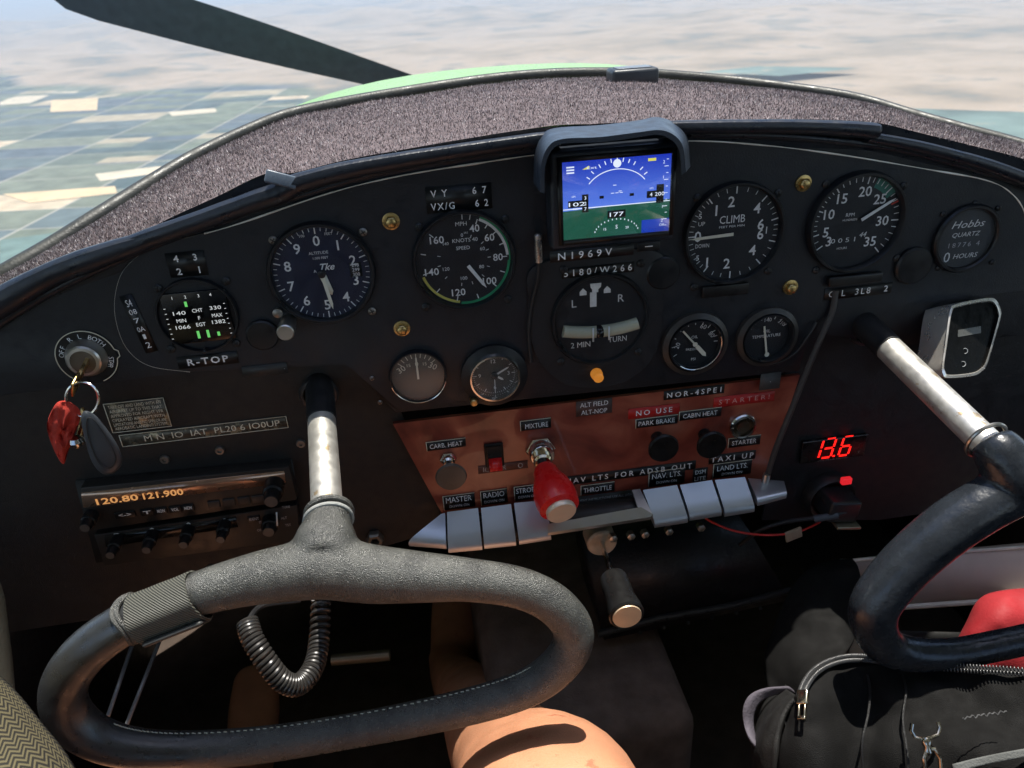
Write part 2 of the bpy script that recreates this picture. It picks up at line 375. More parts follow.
# ================================================================== NOSE OF THE AIRCRAFT
CX = .144
cw = empty('engine_cowling', (CX, .45, -.3), 'light green painted engine cowling ahead of the windshield', 'cowling')
def cowl(y0, y1, w0, w1, z0, z1, name):
    mb = MB(); n = 40; rows = 12; vs = []; fs = []
    for i in range(rows):
        f = i/(rows-1); y = y0+(y1-y0)*f; w = w0+(w1-w0)*f; z = z0+(z1-z0)*f**.9
        for j in range(n):
            a = math.pi*j/(n-1); ca, sa = math.cos(a), math.sin(a)
            vs.append(Vector((-w*math.copysign(abs(ca)**.85, ca), y-.45, z-.42+.42*abs(sa)**.5+.3)))
    for i in range(rows-1):
        for j in range(n-1): k = i*n+j; fs.append((k, k+1, k+n+1, k+n))
    mb._add(vs, fs); return mb.build(name, GREENP, cw)
cowl(.36, .64, .562, .502, -.110, -.126, 'rear_hood')
cowl(.645, 1.22, .500, .36, -.1265, -.200, 'front_hood')
# propeller, at rest
pr = empty('propeller', (CX, 1.42, -.275), 'dark two bladed propeller in front of the green cowling', 'propeller')
mb = MB(); mb.lathe([(.045,0),(.046,.03),(.040,.06),(.02,.09),(.001,.10)], M=Matrix.Rotation(R(-90), 4, 'X')); mb.build('spinner', mat('spinner_paint', (.10,.10,.10), .4), pr)
pd = W(120,2) - EYE; pA = EYE+pd*((1.42+D)/pd.y) - Vector((CX,1.42,-.275))
for sgn in (1, -1):
    mb = MB(); vs = []; fs = []; n = 14; ax = pA.normalized()*sgn; side = ax.cross(Vector((0,1,0))).normalized()
    for i in range(n):
        f = i/(n-1); rr = .08+.87*f; chord = .62*(.055+.035*math.sin(min(1, f*1.6)*math.pi*.5))*(1 if f < .85 else math.sqrt(max(.02, 1-((f-.85)/.152)**2)))
        tw = R(48-34*f); cd = side*math.cos(tw)+Vector((0,1,0))*math.sin(tw)*sgn; nn = cd.cross(ax)
        th = .018-.012*f
        for (u, t) in ((-1,0),(-.5,.8),(.2,1),(1,0),(.2,-.4),(-.5,-.4)): vs.append(ax*rr+cd*u*chord+nn*t*th*.5)
    for i in range(n-1):
        for k in range(6): fs.append((i*6+k, i*6+(k+1) % 6, i*6+6+(k+1) % 6, i*6+6+k))
    fs += [list(range(6)), [(n-1)*6+k for k in range(6)]]
    mb._add(vs, fs); mb.build('blade', mat('propeller_haze_grey', (.09,.11,.14), .5), pr, ang=60)  # dark blade lightened to grey-blue, haze and sun glint put into its colour

# ================================================================== GLARESHIELD, PANEL
INN = [(-70,345),(-30,312),(0,292),(60,263),(125,240),(170,218),(225,193),(270,172),(292,173),(345,160),(400,150),(470,138),(530,129),(610,123),(690,121),(780,119),(870,122),(920,133),(970,145),(1024,159),(1090,182)]
OUT = [(-70,330,.02),(0,285,.04),(50,255,.065),(100,222,.095),(160,183,.14),(200,159,.17),(255,132,.215),(300,116,.245),(400,97,.30),(512,81,.33),(612,77,.34),(712,83,.33),(812,95,.28),(862,104,.24),(912,119,.2),(962,133,.16),(1024,150,.12),(1090,172,.07)]
ic = spl([(*p, 0) for p in INN], 200); oc = spl([(p[0], p[1], p[2]) for p in OUT], 200)
def resamp(c, xs):
    X = [p.x for p in c]; return [np.interp(xs, X, [p[k] for p in c]) for k in (1, 2)]
NU = 220; us = np.linspace(0, 1, NU); xi = -60+us*1140; xo = -60+us*1140
yi = resamp(ic, xi)[0]; yo, ho = resamp(oc, xo)
inner = [W(xi[k], yi[k], .004) for k in range(NU)]; outer = [W(xo[k], yo[k], -ho[k]) for k in range(NU)]
NV = 26; V = np.zeros((NU, NV, 3))
for i in range(NU):
    for j in range(NV):
        f = j/(NV-1); p = inner[i].lerp(outer[i], f); p.z += .006*math.sin(math.pi*f)+.0015*noise.noise(p*22)
        V[i, j] = p
gs = empty('glareshield', tuple(V[NU//2, 0]), 'mauve grey carpeted top of the instrument panel under the windshield', 'glareshield')
go_ = Vector(gs.location)
mb = MB(); mb._add([Vector(p)-go_ for p in V.reshape(-1, 3)], [(i*NV+j, i*NV+j+1, (i+1)*NV+j+1, (i+1)*NV+j) for i in range(NU-1) for j in range(NV-1)])
CARP = mat('carpet_backing', (.16,.13,.135), .95, var=.3, scale=200, bump=.8, bscale=900, spec=.1); mb.build('carpet', CARP, gs)
mb = MB(); sk0 = [p-go_ for p in inner]; mb._add([p for p in sk0]+[p+Vector((0,.004,-.022)) for p in sk0], [(i, i+1, NU+i+1, NU+i) for i in range(NU-1)]); mb.build('front_skirt', VINYL, gs)
# fuzzy pile
NT = 140000; uu = rng.random(NT)*(NU-1.001); vv = rng.random(NT)*(NV-1.001); iu = uu.astype(int); iv = vv.astype(int); fu = (uu-iu)[:, None]; fv = (vv-iv)[:, None]
P = (V[iu, iv]*(1-fu)+V[iu+1, iv]*fu)*(1-fv)+(V[iu, iv+1]*(1-fu)+V[iu+1, iv+1]*fu)*fv - np.array(go_)
ln = (.0012+.0017*rng.random(NT))[:, None]; ang = rng.random(NT)*2*np.pi; lean = rng.normal(0, .55, (NT, 3)); up = np.array([0, -.1, 1])+lean; up /= np.linalg.norm(up, axis=1)[:, None]
wv = np.stack([np.cos(ang), np.sin(ang), 0*ang], 1)*(.00026+.00022*rng.random(NT))[:, None]
tri = np.stack([P-wv-[0,0,.0006], P+wv-[0,0,.0006], P+up*ln], 1).reshape(-1, 3)
me = bpy.data.meshes.new('pile'); me.from_pydata(tri.tolist(), [], np.arange(NT*3).reshape(-1, 3).tolist())
for c in [mat('pile_mauve', (.27,.23,.232), .8, var=.2, spec=.3), mat('pile_light', (.62,.58,.575), .6, var=.2, spec=.5), mat('pile_dark', (.075,.06,.06), .9, spec=.2)]: me.materials.append(c)
me.polygons.foreach_set('material_index', rng.choice([0,1,2], NT, p=[.48,.24,.28]).tolist())
po = bpy.data.objects.new('pile', me); col.objects.link(po); po.parent = gs; tag(po, kind='stuff')
# front lip closing the shelf down to the windshield channel
# windshield with its rubber channel
ws = empty('windshield', tuple(outer[NU//2]), 'curved clear windshield rising from the black channel around the carpet', 'windshield'); wo = Vector(ws.location)
tp = []
for k in range(0, NU, 3):
    f = k/(NU-1); x = xo[k]; lift = 5+3*max(0, (300-x)/300); tp.append((W(x, yo[k]-lift*.7, -ho[k]-.01)-wo))
rad = [.0068 if xo[k] > 250 else .0068+.003*min(1, (250-xo[k])/250) for k in range(0, NU, 3)]
mb = MB(); mb.tube(tp, rad, 14, flat=1.0); mb.build('rubber_channel', mat('windshield_channel', (.032,.034,.028), .45, var=.3, bump=.3), ws)
n = len(tp); rows = 10; vs = []; fs = []
for i in range(rows):
    f = i/(rows-1)
    for k in range(n):
        b = tp[k]; vs.append(b+Vector(((b.x-(CX-wo.x))*.25*f, -.30*f, .42*f-.05*f*f)))
for i in range(rows-1):
    for k in range(n-1): q = i*n+k; fs.append((q, q+1, q+n+1, q+n))
mb = MB(); mb._add(vs, fs); mb.build('pane', glass('windshield_plexiglass', (.985,.99,.985), .02, 1.3, .02), ws)

vs = []; fs = []; kk = list(range(0, NU, 3))
for f, dz in ((.97,-.006),(1.0,-.008),(1.28,-.045),(1.55,-.15),(1.6,-.40)):
    for k in kk: q = EYE+(outer[k]-EYE)*f; vs.append(Vector((q.x, q.y, q.z+dz))-Vector(cw.location))
for i in range(4):
    for k in range(len(kk)-1): q = i*len(kk)+k; fs.append((q, q+1, q+len(kk)+1, q+len(kk)))
mb = MB(); mb._add(vs, fs); mb.build('added_boot_skin', GREENP, cw)  # unseen skin, added to stop sun leaking onto the floor
def wpoly(pts, h): return [W(x, y, h) for x, y in pts]
# instrument panel: main sheet with arched top
ip = empty('instrument_panel', W(512,250,0), 'wide black painted instrument panel with arched top edge', 'instrument panel', rot=(R(90),0,0)); ipo = Vector(ip.location)
def LP(px, py, h=0): p = W(px, py, h)-ipo; return (p.x, p.z)
top = [(p.x, p.y+5) for p in spl([(*p, 0) for p in INN], 60)]
bot = [(1100,330),(900,345),(803,330),(800,371),(395,413),(388,404),(372,380),(345,364),(190,372),(60,388),(-70,405)]
mb = MB(); mb.prism([LP(*p) for p in top+bot][::-1], -.004, 0, bev=.0006); mb.build('main_sheet', BLK, ip)
OV = [(190,372),(150,366),(128,350),(117,325),(115,298),(124,270),(150,249),(190,237),(232,226),(330,193),(400,176),(480,163),(535,155),(610,146),(690,141),(760,145),(835,154),(925,169),(985,180),(1012,194),(1026,217),(1034,260),(1030,290),(930,302),(860,306),(815,320),(800,365),(395,408),(345,362)]
cv = [(p.x, p.y) for p in spl([(*p, 0) for p in OV[:22]], 120)]+OV[22:]
mb = MB(); mb.prism([LP(p[0], p[1], .0025) for p in cv][::-1], .0004, .0025, bev=.0005); mb.build('overlay_plate', BLK2, ip)
mb = MB(); e = [Vector((*LP(p[0], p[1], .0022), .0022)) for p in cv[:114]]
rr = [.0004+.0006*max(0, noise.noise(Vector((k*.35,0,0)))+.35) for k in range(len(e))]
mb.tube(e[42:], rr[42:], 6); mb.tube(e[:43], .00022, 6); mb.build('worn_bare_edge', mat('bare_metal_edge', (.80,.76,.68), .45, .4), ip)
# padded edge roll
def roll(pts, name, h, label=None):
    c = spl([(p[0], p[1], p[2]) for p in pts], 70); mb = MB()
    mb.tube([W(p.x, p.y, h)-ipo_m(0) for p in c], [p.z*(1+.07*noise.noise(Vector((p.x*.03, 1, 0)))) for p in c], 12, flat=.9)
    o = mb.build(name, VINYL, gs); return o
def ipo_m(_): return go_
roll([(-80,357,.011),(-30,322,.011),(0,303,.011),(50,275,.0095),(100,256,.009),(140,243,.0075),(160,235,.006)], 'edge_roll', .010)
roll([(128,244,.0055),(150,238,.0075),(200,221,.0078),(250,203,.0082),(280,193,.0085),(300,183,.0078),(350,170,.007),(430,156,.0062),(530,141,.0058),(560,138,.0055)], 'edge_roll', .010)
roll([(660,128,.0052),(730,127,.0058),(800,127,.0058),(850,129,.0062),(872,131,.0066),(878,131,.0055)], 'edge_roll', .010)
roll([(868,137,.0045),(920,147,.005),(980,163,.0055),(1024,179,.006),(1090,205,.006)], 'edge_roll', .008)
roll([(-60,366,.004),(0,322,.004),(60,287,.0035),(130,255,.003),(200,229,.0025),(280,202,.0025),(400,167,.0025),(530,146,.0025)], 'edge_bead', .004)
roll([(690,134,.003),(790,137,.003),(880,146,.003),(930,156,.0035),(1010,179,.0035),(1080,207,.0035)], 'edge_bead', .004)
mb = MB(); mb.box(-.011,.011,-.003,.006,-.001,.0035, .0012, M=Matrix.Translation(W(281,182,.014)-go_) @ Matrix.Rotation(R(20),4,'Y') @ Matrix.Rotation(R(70),4,'X')); mb.build('torn_tab', mat('torn_vinyl', (.10,.13,.17), .3), gs)

# lower left sub panel, right sub panel, wood panel
PB = 640
def sub_panel(name, label, pts, h, m, th=.003):
    mb = MB(); mb.prism([LP(x, y, h) for x, y in pts][::-1], h-th, h); o = mb.build(name, m, ip, ang=20); o['label'] = label; return o
sl_ = sub_panel('lower_panel', 'black lower left panel holding the radio and the placards', [(-80,395),(60,380),(200,362),(350,350),(400,360),(400,410),(446,528),(380,548),(320,560),(200,590),(90,620),(-40,640)], -.010, SUB)
sr_ = sub_panel('lower_panel', 'black lower right panel around the red voltmeter', [(796,300),(1120,270),(1120,500),(980,505),(880,520),(762,520),(770,480)], -.008, mat('right_panel_black', (.009,.011,.014), .5, bump=.3, bscale=900))
def wood():
    m = bpy.data.materials.new('reddish_wood'); m.use_nodes = True; n = m.node_tree.nodes; l = m.node_tree.links; b = n['Principled BSDF']
    tc = n.new('ShaderNodeTexCoord'); mp = n.new('ShaderNodeMapping'); mp.inputs['Scale'].default_value = (1, 1, 4.5); l.new(tc.outputs['Object'], mp.inputs[0])
    nz = n.new('ShaderNodeTexNoise'); nz.inputs['Scale'].default_value = 16; nz.inputs['Detail'].default_value = 9; nz.inputs['Distortion'].default_value = 1.2; l.new(mp.outputs[0], nz.inputs['Vector'])
    q = n.new('ShaderNodeValToRGB'); e = q.color_ramp.elements; e[0].position = .3; e[0].color = (.10,.016,.013,1); e[1].position = .72; e[1].color = (.42,.13,.075,1)
    x = e.new(.5); x.color = (.24,.052,.032,1); l.new(nz.outputs[0], q.inputs[0]); l.new(q.outputs[0], b.inputs['Base Color'])
    b.inputs['Roughness'].default_value = .33; b.inputs['Coat Weight'].default_value = .4; return m
WOOD = wood()
WH = -.004
wd_ = sub_panel('switch_panel', 'reddish burl wood centre panel with engine controls', [(393,424),(800,375),(764,486),(446,520),(441,512)], WH, WOOD, .004)
# ================================================================== HELPERS FOR FITTINGS
SCREW = mat('screw_steel', (.30,.28,.25), .4, .9); SCREWD = mat('blackened_screw', (.04,.042,.045), .4, .6)
def screw(t, px, py, r=.0032, m=None, z0=.0):
    mb = MB(); x, y = t.L(px, py); a = random.random()*3
    mb.lathe([(r,z0),(r,z0+.0010),(r*.7,z0+.0018),(.0001,z0+.0020)], (x,y,0), 16)
    o = t.b(mb, 'screw', m or SCREWD)
    mb = MB()
    for q in (0, 90): mb.box(-r*.65,r*.65,-r*.11,r*.11,z0+.0019,z0+.00215, M=Matrix.Translation((x,y,0)) @ Matrix.Rotation(a+R(q),4,'Z'))
    mb.build('screw_slot', RUB, o); return o
def pol(a, r): return (r*math.sin(R(a)), r*math.cos(R(a)))
def ticks(mb, angs, r0, r1, w, z=.0008):
    for a in angs:
        M_ = Matrix.Rotation(R(-a), 4, 'Z'); mb._add([M_ @ Vector(p) for p in ((-w/2,r0,z),(w/2,r0,z),(w/2,r1,z),(-w/2,r1,z))], [(0,1,2,3)])
def arc(mb, a0, a1, r0, r1, z=.00075):
    n = max(3, int(abs(a1-a0)/4)); v = []
    for i in range(n+1):
        a = a0+(a1-a0)*i/n; v += [(*pol(a, r0), z), (*pol(a, r1), z)]
    mb._add([Vector(p) for p in v], [(2*i, 2*i+1, 2*i+3, 2*i+2) for i in range(n)])
def needle(t, a, ln, w, tail, m, name='needle', z=.0028, hub=.003):
    M_ = Matrix.Rotation(R(-a), 4, 'Z'); mb = MB()
    mb.prism([(-w/2,-tail),(w/2,-tail),(w*.42,ln*.85),(0,ln),(-w*.42,ln*.85)], z, z+.0004, M=M_)
    o = t.b(mb, name, m)
    if hub: h = MB(); h.lathe([(hub,z-.001),(hub,z+.001),(hub*.5,z+.0015)], seg=20); h.build('hub_cap', GAUGE, o)
    return o
def bezel(t, R0, R1, z=.006, m=None, zf=.0006):
    mb = MB(); mb.lathe([(R0,.0),(R0,z*.6),(R0-(R0-R1)*.3,z),(R1+(R0-R1)*.25,z),(R1,z*.7),(R1,zf)], cap=False, seg=64); t.b(mb, 'bezel', m or GAUGE)
def glassd(t, r, z, m=None): mb = MB(); mb.disc(r, z, seg=48); t.b(mb, 'glass', m or GLS)
def dial(t, r, m=None): mb = MB(); mb.disc(r, .0005); t.b(mb, 'dial_face', m or FACE)

# ================================================================== FLIGHT INSTRUMENTS
OH = .0026
GRP = 'round instruments on the black panel'
# --- altimeter
t = Pan('altimeter', 'large altimeter with numbers 0 to 9 and a knob at lower left', 'gauge', 322, 273, OH, GRP)
Ra = 55*t.k; bezel(t, Ra, Ra*.90, .006); dial(t, Ra*.90, mat('altimeter_face_sky_tint', (.007,.012,.036), .4))  # sky reflection painted into the face as a navy tint
mb = MB(); ticks(mb, [i*36 for i in range(10)], Ra*.76, Ra*.89, .0009); ticks(mb, [i*7.2 for i in range(50) if i % 5], Ra*.81, Ra*.88, .0005); t.b(mb, 'tick_marks', WHT)
mb = MB()
for i in range(10): x, y = pol(i*36, Ra*.63); mb.text(str(i), x, y, Ra*.19, z=.0007, bold=.012)
mb.text('FEET', *pol(18,Ra*.78), Ra*.05, z=.0007); mb.text('100', *pol(-18,Ra*.78), Ra*.05, z=.0007)
mb.text('ALTITUDE', 0, Ra*.40, Ra*.055, z=.0007); mb.text('1,000 FEET', .001, Ra*.30, Ra*.045, z=.0007); mb.text('Tke', Ra*.12, Ra*.12, Ra*.13, z=.0007, shear=.4, bold=.015); mb.text('A', -Ra*.12, Ra*.05, Ra*.06, z=.0007)
t.b(mb, 'numerals', WHT)
mb = MB(); mb.box(Ra*.52,Ra*.74,-Ra*.13,Ra*.15,.0006,.0007); o = t.b(mb, 'pressure_window', TAPE)
mb = MB(); [mb.text(s_, Ra*.63, y*Ra, Ra*.065, z=.0009) for s_, y in (('298',.10),('299',.01),('300',-.08))]; mb.build('window_digits', WHT, o)
needle(t, 172, Ra*.72, Ra*.07, Ra*.05, CRM); needle(t, 164, Ra*.45, Ra*.13, 0, CRM, 'short_needle', .0020); glassd(t, Ra*.90, .0042)
for p in ((273,240),(363,232),(372,311)): screw(t, *p, m=SCREW)
x, y = t.L(287,327,.01); mb = MB(); mb.lathe([(.0062,.0),(.0062,.007),(.0066,.009),(.0066,.021),(.0058,.022)], (x,y,0), 24); t.b(mb, 'setting_knob', STEEL)
x, y = t.L(278,312); mb = MB(); mb.lathe([(.0038,0),(.0038,.003),(.002,.004)], (x,y,0), 20); t.b(mb, 'set_screw', SCREW)
# --- airspeed
t = Pan('airspeed_indicator', 'airspeed dial in miles per hour with green and yellow arcs', 'gauge', 464, 260, OH, GRP)
Ra = 52*t.k; bezel(t, Ra, Ra*.92, .006); dial(t, Ra*.92)
A = {40:22,60:52,80:90,100:135,120:194,140:255,160:313}; ks = sorted(A)
mb = MB(); ticks(mb, [np.interp(v, ks, [A[k] for k in ks]) for v in range(40, 161, 10)], Ra*.74, Ra*.84, .0008); ticks(mb, [2,12], Ra*.80, Ra*.9, .0006)
ticks(mb, [20,50,70,88,110,135,165,190,230,262,285], Ra*.46, Ra*.52, .0005); t.b(mb, 'tick_marks', WHT)
mb = MB()
for v, a in A.items(): x, y = pol(a, Ra*.66); mb.text(str(v), x, y, Ra*.14, Ra*(.19 if v < 100 else .27), z=.0007, bold=.012)
mb.text('MPH', 0, Ra*.72, Ra*.08, z=.0007); mb.text('0', 0, Ra*.5, Ra*.07, z=.0007); mb.text('KNOTS 40', Ra*.05, Ra*.40, Ra*.075, z=.0007); mb.text('IAS', Ra*.08,Ra*.54,Ra*.04,z=.0007)
mb.text('SPEED', .0, Ra*.25, Ra*.07, z=.0007); mb.text('60', Ra*.37, Ra*.2, Ra*.07, z=.0007); mb.text('80', Ra*.33, -Ra*.16, Ra*.07, z=.0007); mb.text('100', -Ra*.03, -Ra*.36, Ra*.07, z=.0007); mb.text('120', -Ra*.36, -Ra*.14, Ra*.07, z=.0007); mb.text('140', -Ra*.32, Ra*.36, Ra*.06, z=.0007)
t.b(mb, 'numerals', WHT)
mb = MB(); arc(mb, 95, 188, Ra*.85, Ra*.90); arc(mb, 24, 95, Ra*.875, Ra*.905); t.b(mb, 'green_arc', mat('green_arc_paint', (.02,.30,.12), .6))
mb = MB(); arc(mb, 24, 88, Ra*.82, Ra*.872, .0009); t.b(mb, 'white_arc', WHT)
mb = MB(); arc(mb, 190, 252, Ra*.83, Ra*.88); t.b(mb, 'yellow_arc', mat('yellow_arc_paint', (.70,.60,.12), .6))
needle(t, 146, Ra*.70, Ra*.07, -Ra*.12, WHT, hub=0); glassd(t, Ra*.92, .0042)
for p in ((419,227),(505,219),(426,307),(508,299)): screw(t, *p)
# --- climb
t = Pan('climb_indicator', 'climb rate dial with a cream needle pointing left at zero', 'gauge', 733, 233, OH, GRP)
Ra = 50*t.k; bezel(t, Ra, Ra*.92, .006); dial(t, Ra*.92)
mb = MB(); ticks(mb, [270,323,0,42,76,106,138,180,217], Ra*.76, Ra*.9, .0010)
ticks(mb, list(range(225,270,7))+list(range(277,323,7))+[335,347,15,28,52,60,68,84,90,98,116,127,152,166,193,205], Ra*.80, Ra*.88, .0005); t.b(mb, 'tick_marks', WHT)
mb = MB()
for s_, a, rr in (('0',270,.70),('1',322,.60),('2',352,.62),('4',44,.62),('6',77,.55),('6',97,.55),('4',132,.56),('2',188,.60),('1',222,.72),('5',300,.78),('5',238,.80)):
    x, y = pol(a, Ra*rr); mb.text(s_, x, y, Ra*(.20 if s_ != '5' else .10), z=.0007, bold=.012)
mb.text('CLIMB', -Ra*.04, Ra*.28, Ra*.15, Ra*.5, z=.0007); mb.text('UP', -Ra*.64, Ra*.24, Ra*.08, z=.0007); mb.text('DOWN', -Ra*.60, -Ra*.19, Ra*.08, Ra*.27, z=.0007); mb.text('FEET PER MIN', -Ra*.04, Ra*.14, Ra*.04, Ra*.5, z=.0007)
mb.text('I', Ra*.66, 0, Ra*.14, z=.0007, space=1); t.b(mb, 'numerals', WHT)
needle(t, 268, Ra*.86, Ra*.06, -Ra*.02, CRM, hub=0); glassd(t, Ra*.92, .0042)
for p in ((697,198),(778,193),(768,271),(694,287)): screw(t, *p)
mb = MB(); x, y = t.L(724,288); mb.box(x-.02,x+.02,y-.006,y+.004,.0005,.004,.001); t.b(mb, 'lamp_slot', TAPE)
# --- tachometer
t = Pan('tachometer', 'engine speed dial marked 3 to 35 with a green segment', 'gauge', 855, 222, OH, GRP)
Ra = 48*t.k; bezel(t, Ra, Ra*.90, .007); dial(t, Ra*.90)
A = {3:236,5:256,10:290,15:325,20:370,25:406,30:452,35:498}; ks = sorted(A); av = [A[k] for k in ks]
mb = MB(); ticks(mb, av, Ra*.74, Ra*.89, .0010); ticks(mb, [np.interp(v, ks, av) for v in range(3,36) if v % 5 and v != 3], Ra*.78, Ra*.88, .0006); t.b(mb, 'tick_marks', WHT)
mb = MB()
for v, a in A.items(): x, y = pol(a, Ra*(.60 if v < 30 else .56)); mb.text(str(v), x, y, Ra*.19, z=.0007, bold=.012)
mb.text('RPM', -Ra*.13, Ra*.16, Ra*.07, z=.0007); mb.text('HUNDREDS', -Ra*.12, Ra*.06, Ra*.04, z=.0007); mb.text('0051', -Ra*.2, -Ra*.34, Ra*.09, Ra*.5, z=.0007, space=1.5); mb.text('HOURS', -Ra*.2, -Ra*.5, Ra*.045, z=.0007); mb.text('44', Ra*.2, -Ra*.26, Ra*.1, z=.0007, shear=.3)
t.b(mb, 'numerals', WHT)
mb = MB(); arc(mb, 22, 54, Ra*.70, Ra*.90, .0006); t.b(mb, 'green_segment', mat('faded_green_segment', (.03,.16,.12), .6))
mb = MB(); ticks(mb, [67], Ra*.74, Ra*.89, .0014, .001); t.b(mb, 'red_mark', mat('red_mark_paint', (.5,.05,.03), .6))
needle(t, 60, Ra*.84, Ra*.06, -Ra*.1, WHT, hub=0); glassd(t, Ra*.90, .0045)
for p in ((826,184),(903,186),(897,258),(816,270)): screw(t, *p)
mb = MB(); x, y = t.L(853,276); mb.box(x-.024,x+.024,y-.006,y+.003,.0004,.006,.0015); t.b(mb, 'lamp_slot', TAPE)
# --- hour meter
t = Pan('hour_meter', 'round hour meter with italic lettering at the far right', 'gauge', 965, 238, OH, GRP)
Ra = 32*t.k; bezel(t, Ra, Ra*.86, .005); dial(t, Ra*.86, mat('hour_meter_face', (.035,.04,.045), .5))
mb = MB(); mb.text('Hobbs', 0, Ra*.42, Ra*.21, Ra*1.0, z=.0007, shear=.3); mb.text('QUARTZ', 0, Ra*.12, Ra*.13, Ra*.85, z=.0007, shear=.2); mb.text('HOURS', Ra*.12, -Ra*.52, Ra*.14, Ra*.75, z=.0007, shear=.2); mb.text('0', -Ra*.45, -Ra*.52, Ra*.30, z=.0007)
t.b(mb, 'lettering', WHT); mb = MB(); mb.text('18776 4', 0, -Ra*.18, Ra*.14, Ra*.95, z=.0007, space=1.4); t.b(mb, 'counter_digits', DIM); glassd(t, Ra*.86, .0035)
for p in ((943,214),(998,208),(992,262),(938,268),(975,203)): screw(t, *p, r=.0024)
# --- engine monitor
t = Pan('engine_monitor', 'round engine monitor with a small square colour screen', 'gauge', 198, 315, OH, GRP)
Ra = 42*t.k; bezel(t, Ra, Ra*.93, .004, zf=.0); mb = MB(); mb.disc(Ra*.93, .0005); t.b(mb, 'dial_face', BLK2)
x0 = t.L(166,318)[0]; x1 = t.L(231,312)[0]; y0 = t.L(198,341)[1]; y1 = t.L(198,290)[1]; mb = MB(); mb.box(x0,x1,y0,y1,.0005,.0030,.0005); t.b(mb, 'screen', mat('screen_black', (.003,.003,.004), .15))
EW = emit('screen_white', (.75,.78,.8), .55); EG = emit('screen_green', (.12,.5,.12), .8)
ww = x1-x0; hh = y1-y0; mb = MB(); z = .0032
for s_, u, v in (('1',-.30,.40),('2',-.1,.40),('3',.1,.40),('4',.28,.40)): mb.text(s_, u*ww, v*hh, .0024, z=z)
for s_, u, v, wd2 in (('140',-.28,.1,.24),('CHT',.03,.12,.2),('330',.34,.14,.22),('MIN',-.28,-.05,.18),('F',.03,-.03,.04),('MAX',.34,-.01,.2),('1066',-.28,-.18,.28),('EGT',.03,-.16,.18),('1382',.34,-.14,.26)):
    mb.text(s_, u*ww*.9, v*hh, .0030, wd2*ww*.8, z=z)
for k in range(7): mb.box(-.47*ww,-.44*ww,(-.4+.1*k)*hh,(-.39+.1*k)*hh,z-.0001,z); mb.box(.44*ww,.465*ww,(-.4+.1*k)*hh,(-.39+.1*k)*hh,z-.0001,z)
t.b(mb, 'screen_text', EW, smooth=False); mb = MB()
for u, v, g in ((-.12,.26,.10),(-.05,-.36,.15),(.1,-.36,.15),(.26,-.38,.08)): mb.box((u-.02)*ww,(u+.02)*ww,(v-g/2)*hh,(v+g/2)*hh,z-.0001,z)
t.b(mb, 'bar_graph', EG, smooth=False); screw(t,158,288); screw(t,226,281); screw(t,171,349); screw(t,236,343)
mb = MB(); mb.lathe([(.0012,.0),(.0012,.008)], (*t.L(206,348),0), 10); t.b(mb, 'button', RUB)
# --- ammeter
t = Pan('ammeter', 'small grey faced ammeter marked 30 0 30 at lower left', 'gauge', 418, 375, OH, GRP)
Ra = 29*t.k; bezel(t, Ra, Ra*.92, .006); dial(t, Ra*.92, FACEG)
mb = MB(); ticks(mb, [-50,-38,-25,-12,0,12,25,38,50], Ra*.68, Ra*.84, .0006); mb.text('30', -Ra*.55, Ra*.3, Ra*.22, z=.0007, rot=30); mb.text('0', 0, Ra*.45, Ra*.18, z=.0007); mb.text('30', Ra*.55, Ra*.3, Ra*.22, z=.0007, rot=-30); mb.text('15', -Ra*.28, Ra*.42, Ra*.12, z=.0007); mb.text('15', Ra*.28, Ra*.42, Ra*.12, z=.0007); t.b(mb, 'numerals', CRM)
needle(t, 0, Ra*.8, Ra*.07, Ra*.1, CRM, hub=0); glassd(t, Ra*.92, .0045, GLSF)
mb = MB(); n_a = 24; mb.tube([Vector((*pol(105+150*i/n_a, Ra*.97), .0055)) for i in range(n_a+1)], .0007, 8); t.b(mb, 'chrome_lip', CHR)
screw(t, 372,378, r=.002, m=SCREW); screw(t, 380,402, r=.002, m=SCREW)
# --- clock
t = Pan('clock', 'small chrome rimmed panel clock with three hands', 'clock', 494, 374, OH, GRP)
Ra = 26*t.k; mb = MB(); mb.lathe([(Ra*1.28,0),(Ra*1.28,.004),(Ra*1.0,.006)], cap=False); t.b(mb, 'housing', GAUGE)
bezel(t, Ra, Ra*.86, .010, CHR); dial(t, Ra*.9, mat('clock_face', (.05,.048,.042), .5))
mb = MB(); ticks(mb, [i*30 for i in range(12)], Ra*.68, Ra*.82, .0007); ticks(mb, [i*6 for i in range(60)], Ra*.77, Ra*.82, .0003); [mb.text(s_, *pol(a, Ra*.56), Ra*.16, z=.0007) for s_, a in (('12',0),('3',90),('6',180),('9',270))]; t.b(mb, 'numerals', WHT)
needle(t, 62, Ra*.66, Ra*.07, Ra*.1, WHT, 'minute_hand', hub=0); needle(t, 124, Ra*.42, Ra*.09, Ra*.08, WHT, 'hour_hand', .0022, hub=0); needle(t, 181, Ra*.72, Ra*.03, Ra*.1, WHT, 'second_hand', .0034); glassd(t, Ra*.86, .0075, GLSF)
mb = MB(); mb.lathe([(.0032,.0),(.0032,.008),(.0024,.009)], (*t.L(474,402,.006),0), 20); t.b(mb, 'winding_knob', BRASS)
